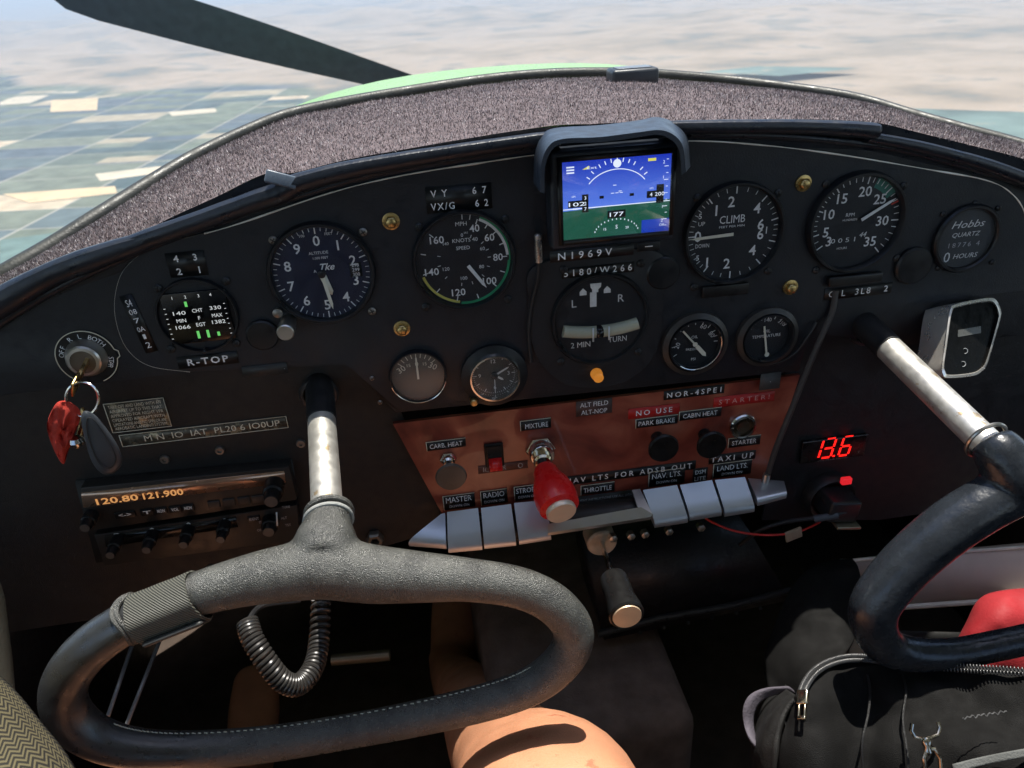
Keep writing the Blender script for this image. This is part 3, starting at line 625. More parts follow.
# --- turn coordinator
t = Pan('turn_coordinator', 'turn coordinator with a white ball tube reading 2 MIN TURN', 'gauge', 599, 318, OH, GRP)
Ra = 49*t.k
mb = MB(); hp = [t.L(*p) for p in ((540,262),(655,250),(662,300),(655,350),(628,378),(590,386),(560,380),(535,352),(528,300))]; mb.prism([(p.x,p.y) for p in splc([(*q,0) for q in hp], 60)][::-1], .0001, .003, bev=.0006); t.b(mb, 'housing_plate', BLK)
bezel(t, Ra, Ra*.90, .0065, zf=.003); mb = MB(); mb.disc(Ra*.91, .0034); t.b(mb, 'dial_face', FACE)
z = .0037; mb = MB(); mb.text('L', -Ra*.52, Ra*.40, Ra*.16, z=z); mb.text('R', Ra*.42, Ra*.42, Ra*.16, z=z); mb.text('2 MIN', -Ra*.40, -Ra*.50, Ra*.12, Ra*.4, z=z); mb.text('TURN', Ra*.36, -Ra*.46, Ra*.12, Ra*.38, z=z); t.b(mb, 'lettering', WHT)
mb = MB(); mb.box(-Ra*.16-.0018,-Ra*.16+.0035,Ra*.30,Ra*.60,z-.0001,z+.0008); mb.prism([(-Ra*.2,Ra*.78),(Ra*.02,Ra*.78),(Ra*.01,Ra*.70),(-Ra*.04,Ra*.66),(-Ra*.04,Ra*.6),(-Ra*.16,Ra*.6),(-Ra*.16,Ra*.66),(-Ra*.19,Ra*.70)][::-1], z, z+.0008)
for s_ in (-1,1): mb.prism([(-Ra*.1+s_*Ra*.24-.0028,Ra*.56),(-Ra*.1+s_*Ra*.24+.0028,Ra*.56),(-Ra*.1+s_*Ra*.24+.0028,Ra*.63),(-Ra*.1+s_*Ra*.24,Ra*.70),(-Ra*.1+s_*Ra*.24-.0028,Ra*.63)], z, z+.0006)
t.b(mb, 'turn_needle', WHT)
mb = MB(); cc = [Vector((Ra*.80*u, -Ra*.24+Ra*.10*u*u, z+.001)) for u in np.linspace(-.95,.95,24)]; mb.tube(cc, Ra*.125, 14, flat=1); o = t.b(mb, 'slip_tube', mat('slip_tube_glass', (.52,.50,.36), .18, coat=.5))
mb = MB(); bmesh.ops.create_uvsphere(mb.b, u_segments=24, v_segments=14, radius=Ra*.135, matrix=Matrix.Translation((-Ra*.03,-Ra*.24,z+.0015))); mb.build('slip_ball', mat('slip_ball_black', (.005,.005,.006), .12), o)
mb = MB(); [mb.box(u*Ra-.0006,u*Ra+.0006,-Ra*.38,-Ra*.09,z+.0065,z+.0075) for u in (-.18,.14)]; mb.build('slip_mark', WHT, o)
glassd(t, Ra*.90, .0125); 
for p in ((563,268),(640,262),(560,360),(637,350)): screw(t, *p, z0=.003)
x, y = t.L(597,375,.006); mb = MB(); mb.lathe([(.0052,.002),(.0052,.006),(.0044,.010),(.0044,.012),(.002,.0130)], (x,y,0), 24); t.b(mb, 'amber_lamp', mat('amber_lens', (.85,.30,.03), .25, emis=(1,.35,.05), es=.22))
# --- oil pressure / temperature
def small(name, label, px, py, rp, texts, na, ln, tail, pivot=(0,0), tk=()):
    t = Pan(name, label, 'gauge', px, py, OH, GRP); Ra = rp*t.k; mb = MB(); mb.lathe([(Ra*1.22,0),(Ra*1.20,.004),(Ra*1.02,.006)], cap=False); t.b(mb, 'housing', mat('small_gauge_housing', (.03,.028,.026), .4)); bezel(t, Ra, Ra*.9, .0075); dial(t, Ra*.95)
    mb = MB(); ticks(mb, tk, Ra*.72, Ra*.86, .0007)
    for s_, u, v, h, rot in texts: mb.text(s_, u*Ra, v*Ra, h*Ra, z=.0007, rot=rot)
    t.b(mb, 'numerals', WHT); M_ = Matrix.Translation((pivot[0]*Ra, pivot[1]*Ra, 0)) @ Matrix.Rotation(R(-na), 4, 'Z'); mb = MB()
    mb.prism([(-.0008,-tail*Ra),(.0008,-tail*Ra),(.0008,ln*Ra),(-.0008,ln*Ra)], .0022, .0026, M=M_); 
    if tail > .3: mb.prism([(-.0018,-tail*Ra),(0,-tail*Ra-.003),(.0018,-tail*Ra),(.0018,-.2*tail*Ra),(-.0018,-.2*tail*Ra)], .0026, .0030, M=M_)
    mb.disc(.0022, .0032, (pivot[0]*Ra, pivot[1]*Ra), 16); t.b(mb, 'needle', CRM); glassd(t, Ra*.9, .0055); return t, Ra
t, Ra = small('oil_pressure_gauge', 'small pressure dial with needle crossing it to upper left', 694, 343, 27, [('20',-.62,-.02,.17,70),('60',.30,.62,.17,-20),('80',.62,.28,.17,-50),('OIL',0,.25,.11,0),('PRESSURE',-.02,-.22,.09,0),('PSI',.0,-.62,.10,0)], 320, .72, .55, tk=(-120,-95,-70,-45,-20,0,20,40,60,75,90))
mb = MB(); mb.tube([Vector((*pol(70+150*i/24, Ra*.90), .0078)) for i in range(25)], .0006, 8); t.b(mb, 'chrome_lip', CHR)
small('oil_temperature_gauge', 'small oil temperature dial with near vertical needle', 766, 336, 25, [('140',0,.68,.15,0),('210',.55,.5,.15,-40),('OIL',.0,.22,.13,0),('TEMPERATURE',.0,.02,.12,0),('F',0,-.3,.1,0)], 350, 1.2, .0, pivot=(.05,-.72), tk=(-60,-40,-20,0,20,40,60))
# --- primary flight display
t = Pan('flight_display', 'square flight display showing blue sky and green ground under a hood', 'display', 615, 197, OH)
x0, y0 = t.L(540,262); x1, y1 = t.L(690,135)
fx0, fy0 = t.L(552,252,.022); fx1, fy1 = t.L(678,142,.022)
mb = MB(); mb.box(fx0, fx1, fy0, fy1, .0, .022, .003); t.b(mb, 'case', mat('display_case', (.016,.022,.032), .38))
cs = [t.L(563,242,.0225), t.L(670,228.5,.0225), t.L(670,151,.0225), t.L(562,164,.0225)]
sx0 = (cs[0][0]+cs[3][0])/2; sx1 = (cs[1][0]+cs[2][0])/2; sy0 = (cs[0][1]+cs[1][1])/2; sy1 = (cs[2][1]+cs[3][1])/2; sw = sx1-sx0; sh = sy1-sy0
mb = MB(); e = .0035
for a in ((sx0-e,sx0,sy0-e,sy1+e),(sx1,sx1+e,sy0-e,sy1+e),(sx0,sx1,sy0-e,sy0),(sx0,sx1,sy1,sy1+e)): mb.box(*a, .0222, .0242)
t.b(mb, 'screen_surround', TAPE)
def skyscr():
    m = bpy.data.materials.new('display_sky'); m.use_nodes = True; n = m.node_tree.nodes; l = m.node_tree.links; b = n['Principled BSDF']; b.inputs['Base Color'].default_value = (.01,.01,.01,1); b.inputs['Roughness'].default_value = .2
    tc = n.new('ShaderNodeTexCoord'); s_ = n.new('ShaderNodeSeparateXYZ'); l.new(tc.outputs['Generated'], s_.inputs[0]); q = n.new('ShaderNodeValToRGB'); q.color_ramp.elements[0].color = (.10,.20,.72,1); q.color_ramp.elements[1].color = (.012,.035,.42,1)
    l.new(s_.outputs[1], q.inputs[0]); l.new(q.outputs[0], b.inputs['Emission Color']); b.inputs['Emission Strength'].default_value = .78; return m
hy = sy0+sh*.40; zz = .0226
mb = MB(); mb._add([Vector(p) for p in ((sx0,hy-.0015,zz),(sx1,hy+.001,zz),(sx1,sy1,zz),(sx0,sy1,zz))], [(0,1,2,3)]); t.b(mb, 'screen_sky', skyscr())
mb = MB(); mb._add([Vector(p) for p in ((sx0,sy0,zz),(sx1,sy0,zz),(sx1,hy+.001,zz),(sx0,hy-.0015,zz))], [(0,1,2,3)]); t.b(mb, 'screen_ground', emit('display_ground', (.010,.070,.042), .9))
mb = MB(); mb.box(sx0+sw*.74, sx1, sy0, sy0+sh*.17, zz+.0001, zz+.0002); t.b(mb, 'screen_water', emit('display_water', (.01,.04,.35), .9))
def SP(u, v): return (sx0+u*sw, sy0+v*sh)
DW = emit('display_white', (.8,.85,.95), .8); mb = MB(); z = zz+.0006
mb.box(sx0, sx1, hy-.0004, hy+.0002, z-.0004, z-.0003)
for k in range(3): x, y = SP(.04,.93-.035*k); mb.box(x, x+sw*.07, y-.0006, y+.0004, z-.0001, z)
cx0, cy0 = SP(.50,.50); vv_ = []
for i in range(29):
    a = R(-56+112*i/28); vv_.append(Vector((cx0+math.sin(a)*sw*.31, cy0+math.cos(a)*sh*.36, z)))
mb.tube(vv_, .00032, 6)
for a in (-56,-45,-30,-20,-10,0,10,20,30,45,56): mb.box(-.0003,.0003,sw*.30,sw*.335,z-.0001,z+.0001, M=Matrix.Translation((cx0,cy0+.0015,0)) @ Matrix.Rotation(R(-a),4,'Z'))
for s_, u, v, h, w2 in (('Ext',.27,.905,.030,.09),('102',.13,.46,.05,.15),('3',.208,.53,.045,None),('2',.208,.46,.045,None),('7',.208,.39,.045,None),('4',.82,.50,.05,None),('200',.90,.50,.05,.09),('177',.50,.285,.055,.13),('S',.50,.12,.05,None),('15',.39,.10,.032,None),('20',.60,.10,.032,None),('2',.93,.90,.04,None),('1',.93,.71,.04,None),('1',.93,.33,.04,None),('2',.93,.15,.04,None),('Off',.93,.09,.035,None),('N00',.12,.40,.025,None),('GPS',.10,.56,.022,None),('GPS',.82,.58,.022,None)):
    x, y = SP(u, v); mb.text(s_, x, y, h*sh, w2*sw if w2 else None, z=z+.0002)
for i in range(15):
    a = R(-75+150*i/14); x, y = SP(.5,.02); mb.box(x+math.sin(a)*sw*.21-.0003, x+math.sin(a)*sw*.21+.0003, y+math.cos(a)*sh*.2-.0005, y+math.cos(a)*sh*.2+.0006, z-.0001, z)
for k in range(11): x, y = SP(.975,.08+.085*k); mb.box(x-.0016*(1+(k%2)), x, y-.0002, y+.0002, z-.0001, z)
for u, v in ((.48,.66),(.53,.58),(.46,.56),(.54,.56),(.5,.56)): x, y = SP(u, v); mb.box(x-.0012,x+.0012,y-.0002,y+.0002,z-.0001,z)
mb.lathe([(.0030,z),(.0030,z+.0002)], (*SP(.5,.93),0), 20); t.b(mb, 'screen_symbols', DW, smooth=False)
mb = MB()
for u, v, a, b2 in ((.14,.46,.09,.045),(.208,.46,.03,.115),(.83,.50,.05,.045),(.905,.50,.035,.12),(.5,.285,.085,.05),(.36,.52,.02,.018),(.64,.52,.02,.018)): x, y = SP(u, v); mb.box(x-a*sw, x+a*sw, y-b2*sh, y+b2*sh, z-.0003, z-.0002)
t.b(mb, 'readout_boxes', emit('display_black', (0,0,0), 0))
mb = MB(); x, y = SP(.82,.94); mb.box(x-.003,x+.003,y-.001,y+.001,z-.0001,z); x, y = SP(.22,.905); mb.prism([(x-.003,y-.001),(x+.002,y-.001),(x+.002,y+.0015)], z-.0001, z); t.b(mb, 'battery_symbol', emit('display_yellow', (.7,.65,.1), .8))
mb = MB(); mb.box(sx0,sx1,sy0,sy1,.0245,.0247); t.b(mb, 'glass', GLS)
# hood: a deep three sided shade around the case
HM = mat('hood_plastic', (.030,.042,.060), .42, var=.1, bump=.15, bscale=1200)
def hoodring(z, o): return None
zo = .052
frp = ((540,192),(541,165),(548,147),(562,139),(600,137),(640,132),(660,130),(674,135),(683,147),(686,172))
bkp = ((533,182),(535,150),(541,136),(555,128),(600,125),(640,120),(656,117),(673,122),(687,136),(691,166))
mb = MB(); nf = 46; F = spl([(*t.L(*p, zo), 0) for p in frp], nf); B_ = spl([(*t.L(*p, .008), 0) for p in bkp], nf); vs = []; fs = []
cxm = sum(p.x for p in F)/nf; cym = fy0
for i in range(nf):
    for (q, z_, s_) in ((B_[i],.008,0),(F[i],zo,0),(F[i],zo,.0035),(B_[i],.008,.0035)):
        inw = Vector((cxm-q.x, cym+.03-q.y, 0)).normalized()*s_; vs.append(Vector((q.x, q.y, z_))+inw)
for i in range(nf-1):
    for k in range(4): fs.append((i*4+k, i*4+(k+1) % 4, i*4+4+(k+1) % 4, i*4+4+k))
fs += [(0,1,2,3), ((nf-1)*4+3,(nf-1)*4+2,(nf-1)*4+1,(nf-1)*4)]
mb._add(vs, fs); bmesh.ops.recalc_face_normals(mb.b, faces=mb.b.faces); t.b(mb, 'hood', HM, ang=50)
mb = MB(); x, y = t.L(652,249,.022); mb.box(x-.012,x+.006,y-.001,y+.006,.0215,.0232,.0006); mb.mi = 0; t.b(mb, 'power_button', TAPE); mb = MB(); mb.box(x-.006,x-.000,y+.0025,y+.0032,.0232,.0236); t.b(mb, 'button_mark', WHT)

# ================================================================== LABELS AND PLACARDS
def plate(label, px, py, w, h, lines, m=TAPE, hh=OH, tm=None, rot=0, frame=0, name='label_strip', cat='label', group=None, space=1.0, bold=0):
    t = Pan(name, label, cat, px, py, hh, group); kw, kh = t.k, t.kv
    M_ = Matrix.Rotation(R(rot), 4, 'Z'); mb = MB(); mb.box(-w*kw/2, w*kw/2, -h*kh/2, h*kh/2, 0, .0006, M=M_); t.b(mb, 'backing', m)
    if frame:
        mb = MB(); W2, H2 = w*kw/2, h*kh/2; f_ = .0005
        mb.box(-W2,W2,H2-f_,H2,.0006,.0009,M=M_); mb.box(-W2,-W2+f_*1.2,-H2,H2-f_,.0006,.0009,M=M_)
        if frame > 1: mb.box(-W2,W2,-H2,-H2+f_,.0006,.0009,M=M_); mb.box(W2-f_,W2,-H2+f_,H2-f_,.0006,.0009,M=M_)
        t.b(mb, 'border', CRM)
    mb = MB()
    for (s_, dx, dy, tw, th) in lines: mb.text(s_, dx*kw, -dy*kh, th*kh, tw*kw, z=.0008, M=M_, space=space, bold=bold)
    t.b(mb, 'lettering', tm or DYM); return t
LG = 'embossed tape labels'
plate('embossed tape reading V Y 67 over V X/G 62', 459, 198, 66, 26, [('V Y      6 7',0,-6.5,56,7),('VX/G     6 2',0,6.5,58,7)], group=LG, space=1.3, bold=.01)
plate('cylinder number labels 4 3 over 2 1', 187, 264, 39, 25, [('4     3',0,-6.5,24,6.5),('2     1',0,6.5,24,6.5)], group=LG, bold=.02)
plate('vertical embossed strip left of the engine monitor', 139, 324, 13, 60, [('S4',0,-22,6,7),('08',0,-13,8,5),('7',0,-4,6,5),('0A',0,5,8,5),('1',0,13,3,5),('2',0,22,5,6)], rot=8, group=LG)
plate('embossed tape reading R-TOP below the engine monitor', 208, 360, 62, 12, [('R-TOP',0,0,42,6.5)], group=LG, space=1.3, bold=.02)
plate('embossed tape with registration N1969V under the display', 592, 253, 84, 11, [('N1969V',-7,0,54,7)], hh=OH+.0225, group=LG, space=1.6, bold=.01)
plate('embossed tape reading 5180/W266', 598, 270, 72, 10, [('5180/W266',0,0,68,6.5)], hh=OH+.003, group=LG, space=1.6, bold=.01)
plate('worn embossed tape below the engine speed dial', 858, 291, 66, 11, [('O L  3L8   2',0,0,58,6)], group=LG, space=1.3)
WG = WH+.0002
plate('black tape reading NOR-4SPE1 on the wood panel', 694, 392, 60, 8.5, [('NOR-4SPE1',0,0,54,5)], hh=WG, group=LG, space=1.5, bold=.01)
plate('clear tape reading ALT FIELD over ALT-NOP', 594, 407, 36, 15, [('ALT FIELD',0,-3.5,28,4.5),('ALT-NOP',0,4,26,4.5)], m=mat('smoky_tape', (.09,.055,.05), .5), hh=WG, group=LG)
plate('red tape reading NO USE', 654, 411, 51, 10, [('NO USE',0,0,36,5)], m=REDT, hh=WG, group=LG, space=1.4, bold=.01)
plate('red tape reading STARTER!', 744, 399, 60, 10, [('STARTER!',0,0,50,4.6)], m=REDT, hh=WG, tm=mat('red_tape_letters', (.7,.35,.33), .6), group=LG, space=1.6)
plate('black tape reading NAV LTS FOR ADSB OUT', 629, 473, 134, 8.5, [('NAV LTS FOR ADSB OUT',0,0,126,5)], hh=WG, group=LG, space=1.5, bold=.01)
plate('black tape reading TAXI UP', 732, 457, 46, 8.5, [('TAXI UP',0,0,42,5)], hh=WG, group=LG, space=1.5, bold=.01)
PG = 'engraved control placards on the wood panel'
for a in (('PARK BRAKE placard under the red tape',656.5,421,42,9,[('PARK BRAKE',0,.5,36,4.5)]),('CABIN HEAT placard over a black knob',700,413.5,42,9,[('CABIN HEAT',0,.5,34,4.3)]),('STARTER placard under the chrome button',744,441,32,9.5,[('STARTER',0,.5,24,4.3)]),
          ('CARB HEAT placard over the left knob',446,444,40,9,[('CARB. HEAT',0,.5,33,4.5)]),('MIXTURE placard over the red knob',535.5,424,31,10,[('MIXTURE',1,1,23,4.8)]),('THROTTLE placard beside the red knob',597.5,488,34,9.5,[('THROTTLE',0,.5,28,4.6)]),
          ('MASTER DOWN ON placard over the leftmost full switch',459,501,32,14,[('MASTER',0,-2.5,26,5.5),('DOWN ON',0,4,20,2.6)]),('RADIO DOWN ON placard',494,496.5,27,14,[('RADIO',0,-2.5,21,5.2),('DOWN ON',0,4,20,2.6)]),('STROBE DOWN ON placard partly behind the red knob',527,492,26,14,[('STROBE',0,-2.5,22,5),('DOWN ON',0,4,18,2.6)]),
          ('NAV LTS DOWN ON placard',666.5,477,36,15,[('NAV. LTS.',0,-2.5,29,5),('DOWN ON',0,4,20,2.6)]),('LAND LTS DOWN ON placard',732,468.5,38,14,[('LAND LTS.',0,-2,30,4.8),('DOWN ON',0,4,20,2.6)])):
    plate(a[0]+(' of the wood panel' if 'placard' == a[0][-7:] else ''), a[1], a[2], a[3], a[4], a[5], hh=WG, frame=1, name='placard', cat='placard', group=PG)
plate('small black label reading DSM LITE between two placards', 700, 474.5, 14, 13, [('DSM',0,-3,10,4),('LITE',0,3.5,11,4)], hh=WG, group=LG)
plate('black instruction placard with fine print left of the steel switch bar', 606, 503, 68, 20, [('FLIGHT INSTRUCTIONS USE ALL LIGHTS',0,-6,58,2.2),('IN MOTION AND HOLD BOTH DOORS SHUT',0,-2.5,60,2.2),('WHEN TAXI ON ROUGH FIELD SEE BOOK',0,1,58,2.2),('FOR LIMITS DO NOT SPIN WITH FLAPS',0,4.5,60,2.2),('STALL SPEED SEE CARD',-8,8,40,2)], hh=WG+.001, tm=DIM, name='placard', cat='placard', group=PG)
plate('small worn tag with three dark spots under the red rocker', 503, 467, 50, 7.5, [('IC     ER      O',0,0,40,5)], m=mat('worn_tag', (.16,.07,.05), .5), hh=WG, tm=DIM, name='placard', cat='placard')
plate('dark blank bracket between panel and radio', 265, 370, 46, 11, [('.',20,0,1,1)], m=mat('bracket_grey', (.03,.03,.03), .5), name='bracket', cat='bracket', hh=OH)
plate('grey square tape patch at the upper right of the wood', 770, 381, 20, 16, [('.',0,0,1,1)], m=mat('grey_tape', (.06,.065,.07), .6), name='tape_patch', cat='tape', hh=WH+.004)
LH = -.0098
WORN = mat('worn_placard_metal', (.10,.09,.07), .35, .4, var=.5, scale=120, wear=((.45,.38,.25), 60, .56))
plate('worn metal placard of small capital print right of the keys', 138, 415, 62, 30, [('TAKE OFF AND LAND WITH AN',0,-11,54,3.2),('AIRCRAFT UP TO THIS THAT',0,-6.5,54,3.2),('APPROVED FOR NIGHT VFR',0,-2,54,3.2),('OPERATED AIRCRAFT WITH',0,2.5,54,3.2),('LIMITATIONS AND NO SPIN OR AN',0,7,54,3.2),('AEROBATIC LANDING SYSTEM',0,11,54,3.2)], m=WORN, hh=LH, tm=CRM, frame=2, name='placard', cat='placard')
plate('long worn glossy strip with dymo letters above the radio', 205, 431, 172, 12, [('M N  IO  IAT  PL20 6 IO0UP',8,0,140,6)], m=WORN, hh=LH, tm=CRM, frame=2, name='label_strip', cat='label')
# brass nuts / blank plugs
for px, py, lab in ((391,221,'brass nut between altimeter and airspeed dial'),(402,328,'brass nut above the ammeter'),(803,183,'brass nut left of the tachometer top'),(790,287,'brass nut above the oil temperature dial')):
    t = Pan('panel_nut', lab, 'nut', px, py, OH, 'brass nuts on the panel'); mb = MB(); mb.lathe([(.0066,0),(.0066,.0012),(.0050,.0016)], seg=24); t.b(mb, 'washer', BRASS); mb = MB(); mb.lathe([(.0046,.0014),(.0046,.005),(.003,.006)], seg=6); t.b(mb, 'hex_head', BRASS)
for px, py, r0, lab in ((912,265,.0165,'black blanking cap left of the hour meter'),(263,334,.0125,'dark blank disc between monitor and altimeter knob'),(662,272,.014,'black blanking cap below the flight display')):
    t = Pan('blanking_cap', lab, 'cap', px, py, OH, 'black blanking caps'); mb = MB(); mb.lathe([(r0,0),(r0,.003),(r0*.9,.0042),(.0001,.0046)], seg=40); t.b(mb, 'cap_disc', GAUGE)
# ================================================================== ENGINE CONTROLS ON THE WOOD PANEL
def ctl(name, label, cat, px, py, h=WH, group=None): return Pan(name, label, cat, px, py, h, group)
def axisM(a, b):                       # frame with z from a to b
    z = (b-a).normalized(); x = z.orthogonal().normalized(); y = z.cross(x)
    m = Matrix((x, y, z)).transposed().to_4x4(); m.translation = a; return m
CG = 'engine controls on the wood panel'
t = ctl('carb_heat_knob', 'pulled out black knob on a chrome nut at the left of the wood', 'control knob', 448, 458, group=CG)
mb = MB(); mb.lathe([(.0075,0),(.0075,.003),(.006,.004)], seg=6); mb.lathe([(.0055,.004),(.0055,.008),(.0042,.010)], seg=24); t.b(mb, 'chrome_nut', CHR)
a = Vector((0,0,.008)); b = t.V(451,476,.030); mb = MB(); mb.tube([a, b], .0025, 12); t.b(mb, 'shaft', RUB)
mb = MB(); mb.lathe([(.0045,-.010),(.006,-.004),(.0125,-.001),(.0135,.001),(.0125,.003),(.0001,.0036)], seg=40, M=Matrix.Translation(b)); t.b(mb, 'knob', mat('worn_knob', (.10,.08,.065), .38, var=.3, wear=((.12,.09,.06), 150, .62)))
t = ctl('rocker_switch', 'small red rocker switch in a black frame', 'switch', 494, 454)
mb = MB(); mb.box(-.0085,.0085,-.0125,.0125,0,.003,.0012); t.b(mb, 'frame', KNOBB)
mb = MB(); mb.prism([(-.0105,.002),(.0105,.002),(.0105,.0045),(-.001,.0055),(-.0105,.012)], -.0062, .0062, M=Matrix(((0,0,1,0),(1,0,0,0),(0,1,0,0),(0,0,0,1)))); t.b(mb, 'rocker', KNOBB, ang=50)
mb = MB(); mb.prism([(-.0105,.0125),(-.010,.0128),(.0,.0068),(-.001,.0060)][::-1], -.0058, .0058, M=Matrix(((0,0,1,0),(1,0,0,0),(0,1,0,0),(0,0,0,1)))); t.b(mb, 'red_lens', REDP)
mb = MB()
t = ctl('mixture_control', 'red mixture knob with a bright metal button in its end', 'control knob', 540, 448, group=CG)
mb = MB(); mb.lathe([(.0135,0),(.0135,.004),(.012,.005)], seg=6); mb.lathe([(.0115,.005),(.012,.008),(.0115,.013),(.0105,.0145)], seg=32); t.b(mb, 'chrome_nut', CHR)
mb = MB(); mb.lathe([(.0085,.014),(.0085,.020),(.007,.022),(.005,.022)], M=axisM(Vector((0,-.001,0)), t.V(547,480,.045)), seg=28); t.b(mb, 'brass_collar', mat('bright_collar', (.75,.62,.42), .2, 1))
a = t.V(541,460,.02); b = t.V(561,511,.074); K = axisM(a, b); Lk = (b-a).length
mb = MB(); mb.lathe([(.0042,-.004),(.0042,Lk*.35)], M=K, seg=16); t.b(mb, 'black_shaft', RUB)
mb = MB(); mb.lathe([(.0001,Lk*.16),(.0085,Lk*.16),(.0108,Lk*.24),(.0118,Lk*.34),(.0158,Lk*.50),(.0180,Lk*.66),(.0183,Lk*.80),(.0172,Lk*.93),(.0138,Lk*.97)], M=K, seg=40); ko = t.b(mb, 'red_knob', REDP)
mb = MB(); mb.lathe([(.0125,Lk*.94),(.0130,Lk*1.02),(.0122,Lk*1.05),(.0001,Lk*1.055)], M=K, seg=36); mb.build('end_button', mat('worn_nickel', (.85,.70,.54), .42, .45, var=.12), ko)
for px, py, lab in ((657,437,'black pull knob under the PARK BRAKE placard'),(704,434,'black pull knob under the CABIN HEAT placard')):
    t = ctl('pull_knob', lab, 'control knob', px, py, group=CG); mb = MB(); mb.lathe([(.006,0),(.006,.010),(.0075,.012),(.0135,.017),(.0142,.0195),(.0130,.0215),(.0001,.0200)], seg=40); t.b(mb, 'knob', KNOBB)
t = ctl('starter_button', 'chrome ringed starter push button', 'button', 742, 425, group=CG)
mb = MB(); mb.lathe([(.0128,0),(.0128,.003),(.0118,.0045),(.0098,.005),(.0090,.002),(.0088,.0008)], cap=False, seg=40); t.b(mb, 'chrome_ring', CHR)
mb = MB(); mb.lathe([(.0090,.0004),(.0062,.0008),(.0058,.0035),(.0040,.0030),(.0001,.0026)], seg=32); t.b(mb, 'push_button', mat('button_bronze', (.10,.075,.05), .35, .6))
# piano key switches under the wood
def key(pts, name, label, cat='switch', th=.010, group='aluminium piano key switches', h=(.014,.034), m=None):
    # pts: back-left, back-right, front-right, front-left in the photo
    P_ = [W(*pts[0], h[0]-.004), W(*pts[1], h[0]-.004), W(*pts[2], h[1]), W(*pts[3], h[1])]
    c = (P_[0]+P_[1])/2; o = empty(name, c, label, cat, group)
    mb = MB(); n = 7; rows = []
    l0, l1 = P_[0]-c, P_[3]-c; r0, r1 = P_[1]-c, P_[2]-c
    prof = [(0,0),(.6,.0004),(.86,.0002),(.95,-.0006),(.99,-.0020),(1.0,-.0040),(.985,-.0062),(.5,-.009),(0,-.010)]
    vs = []
    for f, dz in prof: vs += [l0.lerp(l1, f)+Vector((0,0,dz)), r0.lerp(r1, f)+Vector((0,0,dz))]
    k = len(prof); fs = [(2*i, 2*i+1, 2*i+3, 2*i+2) for i in range(k-1)] + [(2*k-2,2*k-1,1,0), [2*i for i in range(k)][::-1], [2*i+1 for i in range(k)]]
    mb._add(vs, fs); bmesh.ops.recalc_face_normals(mb.b, faces=mb.b.faces)
    mb.build('paddle', m or ALU, o, ang=40)
    return o
SW = [([(441,514),(445,513),(446,544),(408,541)],'tapered aluminium end piece left of the MASTER switch'),
 ([(447,512),(478,508),(482,545),(448,548)],'aluminium key switch under the MASTER placard'),
 ([(481,508),(511,504),(516,541),(484,544)],'aluminium key switch under the RADIO placard'),
 ([(514,503),(546,500),(551,535),(519,540)],'aluminium key switch under the STROBE placard, partly behind the red knob'),
 ([(643,490),(677,485),(688,518),(655,523)],'aluminium key switch under the NAV LTS placard'),
 ([(680,485),(712,480),(722,511),(690,516)],'aluminium key switch right of the NAV LTS one'),
 ([(715,480),(745,477),(755,507),(725,512)],'aluminium key switch under the LAND LTS placard'),
 ([(748,478),(784,481),(787,493),(758,501)],'rounded aluminium end piece at the right end of the switch row')]
for p, l_ in SW: key(p, 'key_switch', l_)
t = ctl('trim_bar', 'thin steel bar in front of the fine print placard', 'trim', 600, 510, h=.0)
mb = MB(); P_ = [W(548,524,.028),W(641,507,.028),W(653,514,.033),W(650,517,.034),W(548,533,.034)]
mb.solid([p-t.o for p in P_], (0,0,-.003))
q = bmesh.new(); mb2 = MB(); c_ = t.o
pts = [W(632,490,.006),W(640,489,.006),W(653,515,.033),W(641,517,.033)]; mb.solid([p-c_ for p in pts], (0,0,-.003)); 
Mi = Matrix.Rotation(R(-90), 4, 'X')
for v in mb.b.verts: v.co = Mi @ v.co
t.b(mb, 'bar', STEEL); mb2.b.free(); q.free()
# shelf under the keys
t = empty('switch_shelf', W(600,520,0), 'dark metal shelf below the wood panel with small bolts', 'shelf'); c = Vector(t.location)
mb = MB(); mb.solid([W(441,516,-.002)-c, W(770,482,-.002)-c, W(772,492,.022)-c, W(450,540,.022)-c], (0,0,-.012)); mb.build('shelf_plate', mat('shelf_metal', (.05,.045,.04), .45, .6, wear=((.2,.17,.12),50,.6)), t)
for x in (612,630,644,668,700): mb = MB(); p = W(x, 527-(x-612)*.12, .02)-c; mb.lathe([(.004,0),(.004,.006),(.002,.007)], seg=6, M=Matrix.Translation(p-Vector((0,0,.010))) @ Matrix.Rotation(R(90),4,'X')); mb.build('bolt', STEEL, t)
# throttle
t = empty('throttle_control', W(602,543,.0), 'black throttle knob with bright round end below the steel disc', 'control knob', CG); c = Vector(t.location)
a = W(602,543,.018)-c; mb = MB(); K = axisM(a, a+Vector((0,-1,.0))); mb.lathe([(.0145,-.018),(.0145,0),(.013,.002),(.010,.0022),(.0035,.001)], M=K, seg=40); mb.build('mounting_disc', mat('worn_bronze_disc', (.60,.48,.34), .45, .5, var=.3), t)
e = Cz(627,616,.585)-c; s_ = Cz(613,578,.62)-c; mb = MB(); mb.tube([a, s_], .0026, 12); mb.build('chrome_rod', CHR, t)
K = axisM(s_, e); Lk = (e-s_).length; mb = MB(); mb.lathe([(.003,-.001),(.0105,.0),(.0115,.003),(.0115,Lk*.55),(.0132,Lk*.8),(.0138,Lk*.97),(.0127,Lk)], M=K, seg=40); ko = mb.build('black_grip', KNOBB, t)
mb = MB(); mb.lathe([(.0114,Lk*.99),(.0110,Lk*1.03),(.0001,Lk*1.035)], M=K, seg=40)
